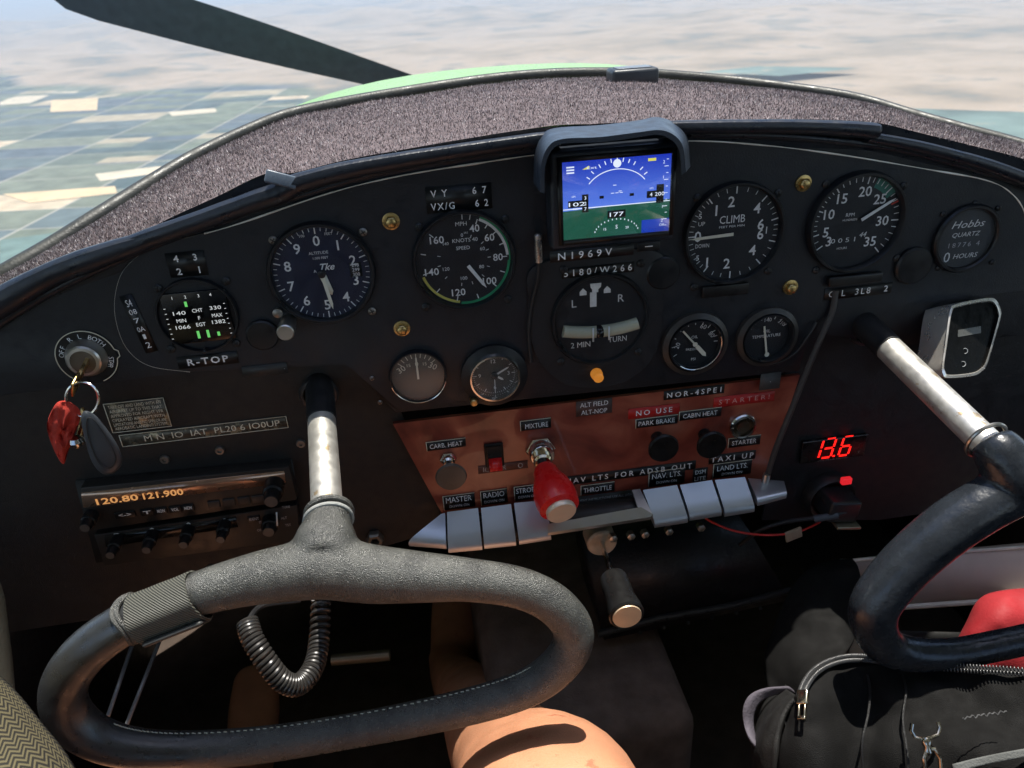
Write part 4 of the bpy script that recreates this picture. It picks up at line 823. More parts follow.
def radial(name, c):
    m = mat(name, c, .3, 1); n = m.node_tree.nodes; b = n['Principled BSDF']; b.inputs['Anisotropic'].default_value = .85; tg = n.new('ShaderNodeTangent'); tg.direction_type = 'RADIAL'; tg.axis = 'Z'; m.node_tree.links.new(tg.outputs[0], b.inputs['Tangent']); return m
ko2 = mb.build('end_disc', mat('turned_brass', (.85,.64,.42), .4, .5, var=.1), ko)

# ================================================================== IGNITION, KEYS
t = Pan('ignition_switch', 'round ignition switch marked OFF R L BOTH with a key in it', 'switch', 87, 357, .0002)
Ra = 31*t.k; mb = MB(); mb.disc(Ra, .0008); t.b(mb, 'plate', TAPE)
mb = MB(); e = []
for i in range(60):
    a = -150+ i*5.3; rr = Ra*(1+(.10 if 82 < a < 98 else 0)); e.append(Vector((*pol(a, rr), .001)))
mb.tube(e, .0004, 6); t.b(mb, 'plate_border', CRM)
mb = MB()
for s_, a in (('O',-77),('F',-66),('F',-55),('R',-25),('L',0),('B',24),('O',35),('T',46),('H',57),('S',98),('T',106),('A',114),('R',122)): mb.text(s_, *pol(a, Ra*.80), Ra*.17, z=.001, rot=-a)
t.b(mb, 'lettering', DYM)
mb = MB(); mb.lathe([(Ra*.70,.0008),(Ra*.68,.003),(Ra*.61,.0055),(Ra*.58,.008),(Ra*.52,.0092),(Ra*.42,.0094)], cap=False, seg=48); t.b(mb, 'collar', STEEL)
mb = MB(); mb.lathe([(Ra*.42,.0090),(Ra*.36,.0078),(Ra*.20,.0080),(.0001,.0075)], seg=36); t.b(mb, 'barrel', mat('lock_barrel', (.18,.16,.13), .35, .8))
a = t.V(87,362,.008); b = t.V(72,391,.036); K = axisM(a, b)
zk = (b-a).normalized(); ev = (Vector((0,0,1))-zk*zk.z).normalized(); K = Matrix((zk.cross(ev), ev, zk)).transposed().to_4x4(); K.translation = a
mb = MB(); mb.box(-.0013,.0013,-.004,.004,-.004,(b-a).length*.62,.0003,M=K); mb.box(-.0012,.0012,-.0075,.0075,(b-a).length*.55,(b-a).length,.001,M=K); t.b(mb, 'key', mat('brass_key', (.70,.50,.22), .28, 1))
t = empty('key_ring', W(82,396,.038), 'steel split ring hanging from the ignition key', 'key ring'); c = Vector(t.location)
cc = [W(82+16.5*math.sin(x), 399-17*math.cos(x), .038+.004*math.sin(x))-c for x in np.linspace(0, 2*math.pi, 40, endpoint=False)]
mb = MB(); mb.tube(cc, .0009, 8, closed=True); mb.tube([p+Vector((.0009,-.0013,.0004)) for p in cc], .0008, 8, closed=True); mb.build('ring', CHR, t)
def pillow(name, outline, h, th, m, label, cat, pinch=.35, wob=0):
    n = 48; P_ = splc([(*p, 0) for p in outline], n); cxp = sum(p.x for p in P_)/n; cyp = sum(p.y for p in P_)/n
    c = W(cxp, cyp, h); o = empty(name, c, label, cat); vs = []; fs = []; rings = 7
    for s_ in (1, -1):
        for r_i in range(rings):
            f = math.cos(r_i/(rings-1)*math.pi/2); q = math.sin(r_i/(rings-1)*math.pi/2)
            for p in P_:
                w = W(cxp+(p.x-cxp)*f, cyp+(p.y-cyp)*f, h+s_*th*q**.8+wob*noise.noise(Vector((p.x*.08, p.y*.08*f, 2)))) - c
                vs.append(w)
    for s_ in (0, 1):
        for r_i in range(rings-1):
            for i in range(n):
                j = (i+1) % n; b0 = s_*rings*n+r_i*n; fs.append((b0+i, b0+j, b0+n+j, b0+n+i))
    mb = MB(); mb._add(vs, fs); bmesh.ops.remove_doubles(mb.b, verts=mb.b.verts, dist=.00001); bmesh.ops.recalc_face_normals(mb.b, faces=mb.b.faces)
    mb.build('body', m, o, ang=60); return o, c
FABR = mat('red_fabric', (.46,.035,.02), .85, var=.2, scale=80, bump=.5, bscale=900)
o, c = pillow('fabric_tag', [(60,401),(72,403),(81,414),(74,436),(68,452),(64,464),(58,458),(50,440),(47,424),(53,408)], .036, .004, FABR, 'folded red fabric tag hanging left on the key ring', 'tag', wob=.006)
o, c = pillow('key_fob', [(84,411),(94,414),(104,425),(118,446),(122,462),(115,472),(103,474),(92,462),(85,440),(81,420)], .046, .0045, mat('fob_rubber', (.045,.052,.062), .45), 'dark grey oval key fob with a stitched rim', 'key fob')
mb = MB(); mb.tube([W(p.x, p.y, .0505)-c for p in splc([(88,418,0),(96,422,0),(108,440,0),(116,458,0),(110,468,0),(100,464,0),(92,448,0),(87,430,0)], 40)], .0004, 6, closed=True); mb.build('rim_seam', RUB, o)
t = empty('spare_key', W(80,436,.034), 'small bright metal keys between the red tag and the fob', 'key'); c = Vector(t.location)
mb = MB(); K = axisM(W(86,412,.034)-c, W(76,447,.032)-c); mb.box(-.0012,.0012,-.0065,.0065,.0,.014,.001,M=K); mb.box(-.001,.001,-.003,.003,.014,.034,.0004,M=K); mb.build('key_blade', mat('brass_key', (0,0,0)), t)
mb = MB(); mb.lathe([(.0045,-.003),(.006,0),(.0045,.003)], seg=16, M=Matrix.Translation(W(77,441,.038)-c)); mb.build('trinket', CHR, t)

# ================================================================== AVIONICS, LOWER LEFT
RAD = mat('radio_black', (.018,.016,.014), .42, bump=.2, bscale=900)
c = W(185,495,.0); t = empty('radio_stack', c, 'black aircraft radio with long glossy amber display window', 'radio')
def R2(px, py, h=.008): return W(px, py, h)-c
def quadsolid(pts, h, th, name, m, par, bev=0):
    mb = MB(); mb.solid([R2(x, y, h) for x, y in pts], (0, th, 0))
    if bev: bmesh.ops.bevel(mb.b, geom=list(mb.b.edges), offset=bev, segments=2, profile=.5, affect='EDGES')
    return mb.build(name, m, par, ang=40)
quadsolid([(75,482),(292,461),(302,534),(96,563)], -.007, .02, 'surround', mat('surround_black', (.010,.010,.010), .5), t)
quadsolid([(80,488),(289,467),(297,500),(91,531)], .004, .014, 'com_body', RAD, t, .0008)
quadsolid([(94,535),(297,505),(300,540),(104,566)], .003, .013, 'transponder_body', RAD, t, .0008)
def R_(name, px, py, w, hgt, h, m, par, z=.0005, ang=None):
    k = mpp(px, py, h); kv = mpv(px, py, h); p = R2(px, py, h); mb = MB(); mb.box(-w*k/2,w*k/2,-z,.001,-hgt*kv/2,hgt*kv/2, min(.0006, hgt*kv*.2), M=Matrix.Translation(p) @ Matrix.Rotation(0,4,'Y')); return mb.build(name, m, par)
WINM = mat('glossy_amber_window', (.38,.22,.14), .2, .6, var=.25, scale=25, coat=1)
wn_ = quadsolid([(81,493),(284,471),(286,483),(83,508)], .0046, .001, 'display_window', WINM, t)
TX = Matrix.Rotation(R(90), 4, 'X')
def rtext(s_, px, py, w, hgt, h, m, par, name='lettering', rot=0, bold=0, space=1):
    k = mpp(px, py, h); kv = mpv(px, py, h); mb = MB(); mb.text(s_, 0, 0, hgt*kv, w*k, z=0, M=Matrix.Translation(R2(px, py, h)) @ TX @ Matrix.Rotation(R(rot),4,'Z'), space=space, bold=bold); return mb.build(name, m, par, smooth=False)
AMB = emit('amber_digits', (.85,.40,.14), .5)
rtext('120.80', 117, 499.5, 44, 6, .0052, AMB, wn_, bold=.02, name='digits'); rtext('121.900', 163, 494, 42, 6, .0052, AMB, wn_, bold=.02, name='digits')
b_ = [( 125,515,22,'<->'),(147,512.5,13,'T'),(161,511,13,'MON'),(175,509.5,13,'VOL'),(188,508,13,'MEM')]
for px, py, w, s_ in b_: bo = R_('button', px, py, w, 6.5, .0048, KNOBB, t); rtext(s_, px, py, w*.6, 3.2, .0062, WHT, bo, bold=.02)
for px, py in ((214,504.5),(229,502.5),(244,500.5),(258,499)): R_('button', px, py, 12.5, 7, .0048, mat('button_grey', (.028,.025,.022), .5), t)
def knobv(px, py, r, ln, name, m, par, h0=.004, tilt=None, capm=None):
    p = R2(px, py, h0); K = axisM(p, p+Vector((0,-1,0))); mb = MB(); mb.lathe([(r,0),(r,ln*.55),(r*.82,ln*.6),(r*.72,ln*.96),(r*.66,ln),(.0001,ln)], M=K, seg=28); o = mb.build(name, m, par)
    mb = MB(); mb.disc(r*.62, ln+.0002, seg=24, M=K); mb.build('knob_face', mat('knob_face_grey', (.07,.065,.058), .4), o); return o
knobv(275,484,.0085,.026,'knob', KNOBB, t); knobv(92,515,.0062,.018,'knob', KNOBB, t)
knobv(118,539,.0055,.022,'knob', KNOBB, t); knobv(153,534,.0055,.022,'knob', KNOBB, t); knobv(189,529,.0055,.022,'knob', KNOBB, t); knobv(225,524,.0055,.022,'knob', KNOBB, t); ko = knobv(271,521,.0075,.016,'mode_knob', KNOBB, t)
mb = MB(); p = R2(277,520,.022); mb.box(-.0006,.0006,-.0004,.0004,-.006,.008,M=Matrix.Translation(p) @ Matrix.Rotation(R(8),4,'Y')); mb.build('pointer_line', WHT, ko)
strip = quadsolid([(104,536),(236,517),(238,527),(106,547)], .0034, .0006, 'code_window', mat('code_window_black', (.006,.006,.006), .2), t)
for s_, px, py in (('2',153,531),('0',189,525.5),('0',225,521.5),('1',117,536.5)): rtext(s_, px, py, 5, 6.5, .0038, WHT, strip, bold=.02)
bo = R_('button', 254, 519, 13, 6, .0036, KNOBB, t); rtext('IDENT', 254, 519, 10, 2.6, .0052, DIM, bo)
for s_, px, py, w in (('STBY',262,522,6),('OFF',260,530,6),('ALT',284,518,6),('TST',288,525,6),('TUNE',286,507,8)): rtext(s_, px, py, w, 2.4, .0040, DIM, t)
t = None
for px, py, lab in ((165,459,'hex socket screw left above the radio'),(220,450,'hex socket screw right above the radio'),(301,443,'small screw left of the pilot column'),(211,568,'small low screw under the transponder')):
    q = Pan('panel_screw', lab, 'screw', px, py, -.0098, 'screws in the lower left panel'); mb = MB(); mb.lathe([(.0042,0),(.0042,.001),(.0034,.0024),(.0018,.0025),(.0016,.001),(.0001,.001)], seg=20); q.b(mb, 'head', SCREW)
# ================================================================== RIGHT SIDE DEVICES
t = Pan('voltmeter', 'small black voltmeter showing red digits 13.6', 'voltmeter', 832, 446, -.0078)
p0 = t.L(798,462); p1 = t.L(866,432); mb = MB(); mb.box(p0[0],p1[0],p0[1]*1.0,p1[1],0,.004,.0008); t.b(mb, 'case', mat('voltmeter_case', (.006,.006,.007), .25))
mb = MB(); mb.box(p0[0],p1[0],p1[1]-.0008,p1[1],.0041,.0046); t.b(mb, 'bright_edge', mat('edge_grey', (.10,.11,.12), .3))
def seg7(mb, ch, x, y, w, h, z, sh=.15):
    T = {'1':'bc','3':'abcdg','6':'acdefg'}[ch]; th = w*.22
    def bar(x0, y0, x1, y1):
        dx, dy = x1-x0, y1-y0; l_ = math.hypot(dx, dy); nx, ny = -dy/l_*th/2, dx/l_*th/2; g = .10
        a = (x0+dx*g, y0+dy*g); b = (x1-dx*g, y1-dy*g)
        pts = [(a[0]+nx,a[1]+ny),(a[0]-nx,a[1]-ny),(b[0]-nx,b[1]-ny),(b[0]+nx,b[1]+ny)]
        mb._add([Vector((x+px_+sh*py_, y+py_, z)) for px_, py_ in pts], [(0,1,2,3)])
    S = {'a':(0,h,w,h),'b':(w,h,w,h/2),'c':(w,h/2,w,0),'d':(0,0,w,0),'e':(0,h/2,0,0),'f':(0,h,0,h/2),'g':(0,h/2,w,h/2)}
    for k in T: bar(*S[k])
dg = t.k; hh_ = 18*t.kv; y = -8*t.kv; mb = MB()
for ch, x in (('1',-24),('3',-12),('6',5)): seg7(mb, ch, x*dg, y, 9.5*dg, hh_, .0045)
mb.box(-.5*dg,1.8*dg,y-.0003,y+.0016,.0044,.0045); t.b(mb, 'red_digits', emit('led_red', (1,.012,.008), 1.3), smooth=False)
mb = MB(); mb.text('V', 25*dg, y+.002, .0024, z=.0045); mb.text('VOLTAGE METER', 0, y-.0030, .0010, 30*dg, z=.0045); t.b(mb, 'lettering', DIM)
# portable chrome framed device
c = Cz(965,338,.67); t = empty('portable_detector', c, 'rounded black device in a shiny chrome frame at the right', 'detector')
fp = [(950,311),(957,304),(988,298),(997,301),(1001,311),(1000,320),(988,362),(982,371),(972,376),(948,378),(943,374),(942,366),(945,345)]
fo = splc([(*p, 0) for p in fp], 60)
ctr = ray(968,338); 
def DV(px, py, z): return Cz(px, py, z)-c
def zf(px, py): return .662+.00045*(px-968)-.00008*(py-338)
n = 60; vs = []; mb = MB(); fs = []
mx_, my_ = sum(p.x for p in fo)/n, sum(p.y for p in fo)/n
prof = [(1.0,.085,-20),(1.0,.004,-4),(1.0,0,0),(.93,-.001,0),(.90,.002,0)]
for f, dz, dx in prof:
    for p in fo:
        x = mx_+(p.x-mx_)*f; y_ = my_+(p.y-my_)*f
        vs.append(DV(x, y_, zf(x, y_)+min(dz,.006)) + (Vector((-.007,.022,-.012)) if dz > .05 else Vector()))
for k in range(len(prof)-1):
    for i in range(n): j = (i+1) % n; fs.append((k*n+i, k*n+j, k*n+n+j, k*n+n+i))
mb._add(vs, fs); bmesh.ops.recalc_face_normals(mb.b, faces=mb.b.faces); mb.build('chrome_frame', mat('satin_chrome', (.86,.82,.76), .33, .75, var=.06), t)
mb = MB(); mb._add([DV(mx_+(p.x-mx_)*.92, my_+(p.y-my_)*.92, zf(p.x, p.y)+.0012) for p in fo], [list(range(n))]); fo_ = mb.build('front_glass', mat('device_black', (.006,.006,.006), .25, spec=.05), t)
mb = MB(); mb._add([DV(*p, zf(*p)+.0004) for p in ((958,330),(981,326),(981,333),(958,337))], [(0,1,2,3)]); mb.build('display', mat('lcd_grey', (.11,.11,.10), .3), fo_)
for px, py in ((965,351),(963,364)): mb = MB(); mb.tube([DV(px+2.6*math.sin(a), py-2.6*math.cos(a), zf(px,py)+.0004) for a in np.linspace(0,6.28,16,endpoint=False)], .0003, 6, closed=True); mb.build('button_mark', DIM, fo_)
# socket with usb charger
t = Pan('usb_charger', 'black charger plugged in a round socket with a red light', 'charger', 826, 493, -.0078)
mb = MB(); mb.lathe([(.026,0),(.026,.010),(.0235,.014),(.020,.012),(.018,.004)], cap=False, seg=40); t.b(mb, 'socket_ring', RUB)
a = t.V(826,495,.008); K = Matrix.Translation(a) @ Matrix.Rotation(R(-8),4,'Z') 
mb = MB(); mb.box(-.012,.020,-.012,.012,0,.030,.003,M=K); t.b(mb, 'plug', mat('plug_black', (.02,.021,.023), .35))
mb = MB(); mb.box(-.003,.022,-.016,-.0125,.016,.036,.0012,M=K); t.b(mb, 'metal_tongue', mat('tongue_metal', (.38,.34,.24), .35, .9))
mb = MB(); x, y = t.L(848,481,.03); mb.box(x-.006,x+.004,y-.004,y+.003,.026,.031,.001); t.b(mb, 'red_light', emit('charger_red', (.85,.02,.03), .55))
# wires
def wire(name, label, cat, pts, r, m, group=None, n=60, extra=None):
    c = W(*pts[0]); o = empty(name, c, label, cat, group); mb = MB(); mb.tube(spl([W(*p)-c for p in pts], n), r, 10); mb.build('strand', m, o)
    if extra: extra(o, c)
    return o
REDW = mat('red_wire', (.60,.03,.02), .4); BLKW = mat('black_wire', (.014,.015,.017), .42)
def tapef(o, c):
    mb = MB(); p = W(793,534,.018)-c; mb.box(-.008,.009,-.0012,.0012,-.009,.007,.0008,M=Matrix.Translation(p) @ Matrix.Rotation(R(-18),4,'Y') @ Matrix.Rotation(R(12),4,'X')); mb.build('tape_flag', mat('beige_tape', (.42,.34,.24), .8, bump=.4), o)
wire('red_wire', 'thin red wire with a beige tape flag below the switches', 'wire', [(700,514,.0),(712,522,.01),(735,531,.016),(765,535,.018),(793,533,.018),(808,528,.014),(820,522,.006)], .0011, REDW, extra=tapef)
def grey(o, c):
    mb = MB(); mb.tube([W(814,519,.024)-c, W(838,515,.03)-c], .0035, 12); mb.build('plug_sleeve', mat('sleeve_grey', (.07,.085,.10), .5), o)
wire('charger_cable', 'black cable curving from under the switches to the charger', 'cable', [(740,545,.0),(760,530,.012),(785,522,.02),(814,518,.024),(840,514,.03),(856,508,.02)], .0022, BLKW, extra=grey)
wire('microphone_cable', 'black cable running down the wood panel right edge from the tachometer', 'cable', [(836,290,.004),(832,312,.006),(822,335,.008),(808,368,.010),(792,408,.012),(776,448,.014),(766,480,.014)], .0026, mat('matte_cable', (.045,.042,.04), .55), extra=lambda o, c: MB().tube([W(767,474,.015)-c, W(765,482,.015)-c], .0036, 12).build('metal_ferrule', STEEL, o))
wire('branch_cable', 'thin black cable looping past the oil temperature dial', 'cable', [(816,322,.006),(808,336,.008),(796,352,.006),(780,362,.005),(764,366,.004)], .0014, BLKW)
def probe(o, c): mb = MB(); K = axisM(W(539,262,.012)-c, W(538,235,.012)-c); mb.lathe([(.0028,0),(.0030,.001),(.0030,(W(538,235,.012)-W(539,262,.012)).length),(.0018,.001+(W(538,235,.012)-W(539,262,.012)).length)], M=K, seg=20); mb.build('metal_sleeve', mat('sleeve_metal', (.62,.58,.54), .3, .9), o)
wire('display_cable', 'thin dark cable with metal sleeve hanging left of the flight display', 'cable', [(539,262,.012),(538,278,.010),(532,305,.006),(529,332,.005),(531,362,.005)], .0018, BLKW, extra=probe)
# puck on the carpet
c = W(632,86,-.25); c = c+Vector((0,0,.007)); t = empty('gps_puck', c, 'small dark rounded box with light top on the carpet', 'antenna'); 
mb = MB(); mb.box(-.0245,.0245,-.015,.015,-.006,.011,.0035); o = mb.build('body', mat('puck_grey', (.03,.036,.042), .4), t); mb = MB(); mb.box(-.018,.018,-.010,.010,.0110,.0118,.0003); mb.build('top_plate', mat('puck_top', (.16,.18,.20), .35), o)
# ================================================================== CABIN BELOW THE PANEL
fl = MB(); fl.box(-.62,.95,-1.6,.62,-.99,-.96); FLM = mat('brown_floor_carpet', (.085,.060,.045), .9, var=.3, scale=30, bump=.8, bscale=600); tag(fl.build('cabin_floor', FLM), kind='structure')
fw = MB(); fw.box(-.62,.95,.60,.63,-.96,-.42); tag(fw.build('firewall', DARK), kind='structure')
CABM = mat('cabin_lining', (.55,.53,.48), .8, bump=.3, bscale=200)
wl = empty('side_wall', (-.50,0,-.6), 'dark left cabin side wall with a pale strip at the frame edge', 'wall'); mb = MB(); mb.box(-.03,0,-1.5,.02,-.37,.22); mb.box(-.029,-.001,.02,.60,-.37,.25); mb.build('wall_sheet', DARK, wl)
mb = MB(); mb.tube([Cz(-24,560,.56)-Vector(wl.location), Cz(-11,600,.57)-Vector(wl.location), Cz(-3,660,.58)-Vector(wl.location), Cz(3,730,.58)-Vector(wl.location)], .010, 12); mb.build('frame_strip', mat('strip_olive', (.07,.07,.055), .5, bump=.3), wl)
wr = empty('side_wall', (.80,0,-.6), 'dark right cabin side wall beyond the passenger yoke', 'wall'); mb = MB(); mb.box(0,.03,-1.5,.02,-.37,.22); mb.box(.001,.029,.02,.60,-.37,.25); mb.build('wall_sheet', DARK, wr)
rf = MB(); rf.box(-.56,.86,-1.6,-.42,.36,.39); tag(rf.build('added_cabin_roof', CABM), 'unseen pale lined cabin roof added to darken the panel', 'roof')  # unseen roof added to darken the panel; front edge cut back for sun
for s_, x0, x1 in ((0, .862, 5.2), (1, -5.0, -.562)):  # unseen wings added for shade on the bag side, leading edge moved to suit
    o = empty('wing', (x0, -.48, .42), ('right','left')[s_]+' unseen high wing added beside the cabin for its shade', 'wing'); mb = MB()
    mb.prism([(-.92,.0),(-.6,-.05),(.5,-.06),(.75,-.03),(.79,.02),(.72,.07),(.4,.10),(-.3,.08)], 0, x1-x0, M=Matrix(((0,0,1,0),(1,0,0,0),(0,1,0,0),(0,0,0,1)))); mb.build('added_wing_panel', mat('wing_paint', (.62,.64,.60), .5), o)
bk = MB(); bk.box(-.56,.86,-1.62,-1.60,-.96,.38); tag(bk.build('added_rear_bulkhead', CABM), 'unseen pale lined bulkhead added behind the seats to darken the panel', 'wall')  # unseen back wall, added with the roof to darken the panel
# centre console box and the lip under the panel
c = W(680,600,.0); t = empty('lower_console', c, 'black console box under the switches with a riveted lower edge', 'console')
def Q(px, py, h): return W(px, py, h)-c
mb = MB(); f1 = [Q(590,560,-.03),Q(752,535,-.03),Q(790,600,-.0),Q(604,640,-.0)]; mb.solid(f1, (0,.10,-.0)); mb.build('front_face', mat('console_black', (.012,.012,.013), .45, bump=.5, bscale=250, wear=((.04,.04,.04),20,.7)), t)
mb = MB(); mb.tube([Q(598,634,-.002),Q(660,618,-.002),Q(730,606,-.002),Q(790,590,-.004)], .004, 10); mb.build('lip', mat('lip_black', (.022,.022,.022), .35), t)
for k in range(6): p = Q(640+k*24, 632-k*4.8, .001); mb = MB(); mb.lathe([(.0022,0),(.0022,.0012),(.001,.002)], seg=10, M=axisM(p, p+Vector((0,-1,0)))); mb.build('rivet', SCREWD, t)
# sub-floor box behind knees
c = Vector((.12,.25,-.75)); t = empty('centre_tunnel', c, 'dark brown carpeted tunnel between the foot wells', 'tunnel'); mb = MB(); mb.box(-.10,.10,-.35,.30,-.21,.10,.02); mb.build('cover', mat('tunnel_brown', (.115,.082,.064), .85, var=.3, bump=.6, bscale=400), t)
# lower cross tube behind yoke (structure tube glint)
c = Cz(360,657,.80); t = empty('cross_tube', c, 'dull metal tube end glinting low behind the pilot yoke', 'tube'); mb = MB(); mb.tube([Cz(332,660,.82)-c, Cz(390,655,.82)-c], .006, 14); mb.build('tube_body', mat('old_tube', (.20,.16,.10), .4, .8), t)
for i, (a, b) in enumerate((((134,640),(108,716)),((160,640),(126,726)))):
    c = Cz(*a, .72); t = empty('control_rod', c, ('thin grey control rod low at left behind the yoke, outer one','thin grey control rod low at left behind the yoke, inner one')[i], 'rod', 'control rods in the left foot well'); mb = MB(); mb.tube([Vector(), Cz(*b, .66)-c], .0018, 10); mb.build('rod_body', mat('rod_grey', (.20,.21,.22), .4, .5), t)
# ================================================================== CONTROL YOKES
VD = Vector((-(-.226), 0, 0))
vx = Vector((-.226,-.612,.758)).normalized()          # column direction in lens coordinates (x right, y down, z forward)
VF = Vector((r_.dot(vx), n_.dot(vx), -d_.dot(vx)))   # away from the seats
def rimpath(pts, zfun, n):
    q = []
    for (x, y, w) in pts:
        z = zfun(x, y); p = Cz(x, y, z); q.append((p, w*z/FPX))
    return q
def yoke(name, label, panel_px, hub_px, s_end, rim, zfun, closed, m, neck, tube_r, strapm, rough=.0022):
    p0 = W(*panel_px, .0); hub = p0-VF*s_end
    t = empty(name, hub, label, 'yoke', 'control yokes'); c = Vector(hub)
    mb = MB(); K = axisM(p0+VF*.10-c, hub-c); L_ = (hub-p0-VF*.10).length
    mb.lathe([(tube_r,0),(tube_r,L_+.004)], M=K, seg=40); t1 = mb.build('column_tube', TUBEM, t)
    mb = MB(); K2 = axisM(p0-VF*.0-c, hub-c); mb.lathe([(tube_r+.0006,-.02),(tube_r+.0008,.036),(tube_r+.0002,.0365)], M=K2, seg=40, cap=False); mb.build('black_tube_end', mat('tube_end_black', (.012,.012,.013), .5, bump=.3, bscale=200), t)  # near-black shell over the column end nearest the panel
    q = [(a_, w_*.94) for a_, w_ in rimpath(rim, zfun, 0)]; n = 150
    P4 = [Vector((*p, 0)) for p, _ in q]
    if closed:
        cc = splc([tuple(p) for p, _ in q], n); rr = [v.x for v in splc([(w, 0, 0) for _, w in q], n)]
    else:
        cc = spl([tuple(p) for p, _ in q], n); rr = [v.x for v in spl([(w, 0, 0) for _, w in q], n)]
    mb = MB(); mb.tube([p-c for p in cc], rr, 28, closed=closed)
    nk = [(Cz(x, y, z)-c, w*z/FPX) for x, y, z, w in neck]
    nn = spl([tuple(p) for p, _ in nk], 20); nr = [v.x for v in spl([(w, 0, 0) for _, w in nk], 20)]
    mb.tube(nn, nr, 28)
    o = mb.build('hand_grip', m, t)
    rm = o.modifiers.new('one_skin', 'REMESH'); rm.mode = 'VOXEL'; rm.voxel_size = rough; rm.use_smooth_shade = True
    sm = o.modifiers.new('soft', 'SMOOTH'); sm.factor = .6; sm.iterations = 7
    return t, c, cc, rr, o
LY = [(325,568,33),(372,574,31),(420,577,27),(470,580,23),(520,588,22),(556,606,22),(574,634,22),(560,664,21),(522,690,20),(450,711,19),(350,731,18),(250,746,19),(160,750,20),(104,741,22),(70,717,24),(64,686,24),(86,652,24),(128,622,23),(180,600,23),(232,584,26),(280,574,30)]
zl = lambda x, y: 1/(2.0-.00035*(x-325)-.0009*(y-545))
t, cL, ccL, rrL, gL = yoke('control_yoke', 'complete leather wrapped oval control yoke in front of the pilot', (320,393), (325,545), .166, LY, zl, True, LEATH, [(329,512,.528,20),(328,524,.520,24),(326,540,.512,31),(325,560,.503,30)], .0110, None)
# seam stitches along the lower bar
st = MB()
for k in range(150):
    p = ccL[k]
    if 55 <= k <= 92:
        tn = (ccL[(k+1) % 150]-p).normalized(); view = (EYE-p).normalized(); sd = view.cross(tn).normalized()
        if sd.z < 0: sd = -sd
        for f in (0, .5):
            b = p+tn*(ccL[(k+1) % 150]-p).length*f; a = b+(sd*.80+view*.60)*rrL[k]; st.tube([a-cL-tn*.0012, a-cL+tn*.0012+sd*.0003], .00045, 5)
st.build('stitching', mat('stitch_thread', (.55,.55,.45), .7), gL)
# neck collar cord
def ringc(t_, c, px, py, z, r, w, m, name):
    K = axisM(Cz(px, py, z)-c, Cz(px, py, z)-c-VF*.01); mb = MB(); mb.tube([K @ Vector((r*math.cos(a), r*math.sin(a), 0)) for a in np.linspace(0, 2*math.pi, 40, endpoint=False)], w, 8, closed=True); return mb.build(name, m, t_)
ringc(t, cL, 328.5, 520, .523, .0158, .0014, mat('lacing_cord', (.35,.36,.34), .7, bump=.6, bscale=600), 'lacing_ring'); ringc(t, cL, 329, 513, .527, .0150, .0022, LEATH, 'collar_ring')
RY = [(1024,487,28),(990,502,28),(950,527,28),(915,556,27),(888,585,26),(873,612,25),(880,640,22),(905,653,19),(950,654,16.5),(1000,645,16),(1060,632,16),(1120,622,16),(1155,600,17),(1165,560,18),(1145,515,21),(1110,488,25),(1065,480,28)]
zr = lambda x, y: .555+.00006*(x-1000)+.00025*(y-470)
tR, cR, ccR, rrR, gR = yoke('control_yoke', 'glossy black passenger yoke cut by the right edge', (865,325), (1000,455), .1746, RY, zr, True, LEATHB, [(990,440,.562,21),(1000,453,.557,25),(1012,470,.556,28),(1022,486,.556,28)], .0112, None)
ringc(tR, cR, 986, 440, .565, .0150, .0016, STEEL, 'collar_ring')
mb = MB()
for k in (58, 24): pass
# boots where the columns enter the panel
for (px, py, hh_, r0, lab) in ((319,393,-.008,.0150,'dark grommet round the pilot column in the lower left panel'),(866,327,-.006,.0165,'dark grommet round the passenger column')):
    q = Pan('column_grommet', lab, 'grommet', px, py, hh_, 'column grommets'); mb = MB(); mb.lathe([(r0,0),(r0+.0012,.002),(r0,.004),(r0-.0025,.0045),(r0-.003,.001)], cap=False, seg=40); q.b(mb, 'ring', mat('grommet_rubber', (.022,.022,.024), .35)); mb = MB(); mb.disc(r0-.002, .0005); q.b(mb, 'hole', mat('hole_black', (.003,.003,.003), .9))
# webbing wrap with switch box on the left yoke
def webbing():
    m = bpy.data.materials.new('nylon_webbing'); m.use_nodes = True; n = m.node_tree.nodes; l = m.node_tree.links; b = n['Principled BSDF']
    tc = n.new('ShaderNodeTexCoord'); w1 = n.new('ShaderNodeTexWave'); w1.wave_type = 'BANDS'; w1.bands_direction = 'DIAGONAL'; w1.inputs['Scale'].default_value = 260; w1.inputs['Distortion'].default_value = .6; l.new(tc.outputs['Object'], w1.inputs['Vector'])
    q = n.new('ShaderNodeValToRGB'); q.color_ramp.elements[0].color = (.035,.036,.030,1); q.color_ramp.elements[1].color = (.14,.14,.115,1); l.new(w1.outputs[0], q.inputs[0]); l.new(q.outputs[0], b.inputs['Base Color'])
    bp = n.new('ShaderNodeBump'); bp.inputs['Strength'].default_value = .8; bp.inputs['Distance'].default_value = .0008; l.new(w1.outputs[0], bp.inputs['Height']); l.new(bp.outputs[0], b.inputs['Normal']); b.inputs['Roughness'].default_value = .6; return m
WEB = webbing()
i0 = min(range(150), key=lambda k: (ccL[k]-Cz(170,604,zl(170,604))).length); pw = ccL[i0]; ax = (ccL[(i0+6) % 150]-ccL[i0-6]).normalized()
if ax.x < 0: ax = -ax
t = empty('webbing_strap', pw, 'grey woven strap wrapped round the pilot yoke holding a small switch', 'strap'); K = axisM(Vector(), ax); view = (EYE-pw).normalized()
ux = (view-ax*view.dot(ax)).normalized(); uy = ax.cross(ux); K = Matrix((ux, uy, ax)).transposed().to_4x4(); rw = rrL[i0]+.0012
mb = MB(); oc_ = []
nS = 56
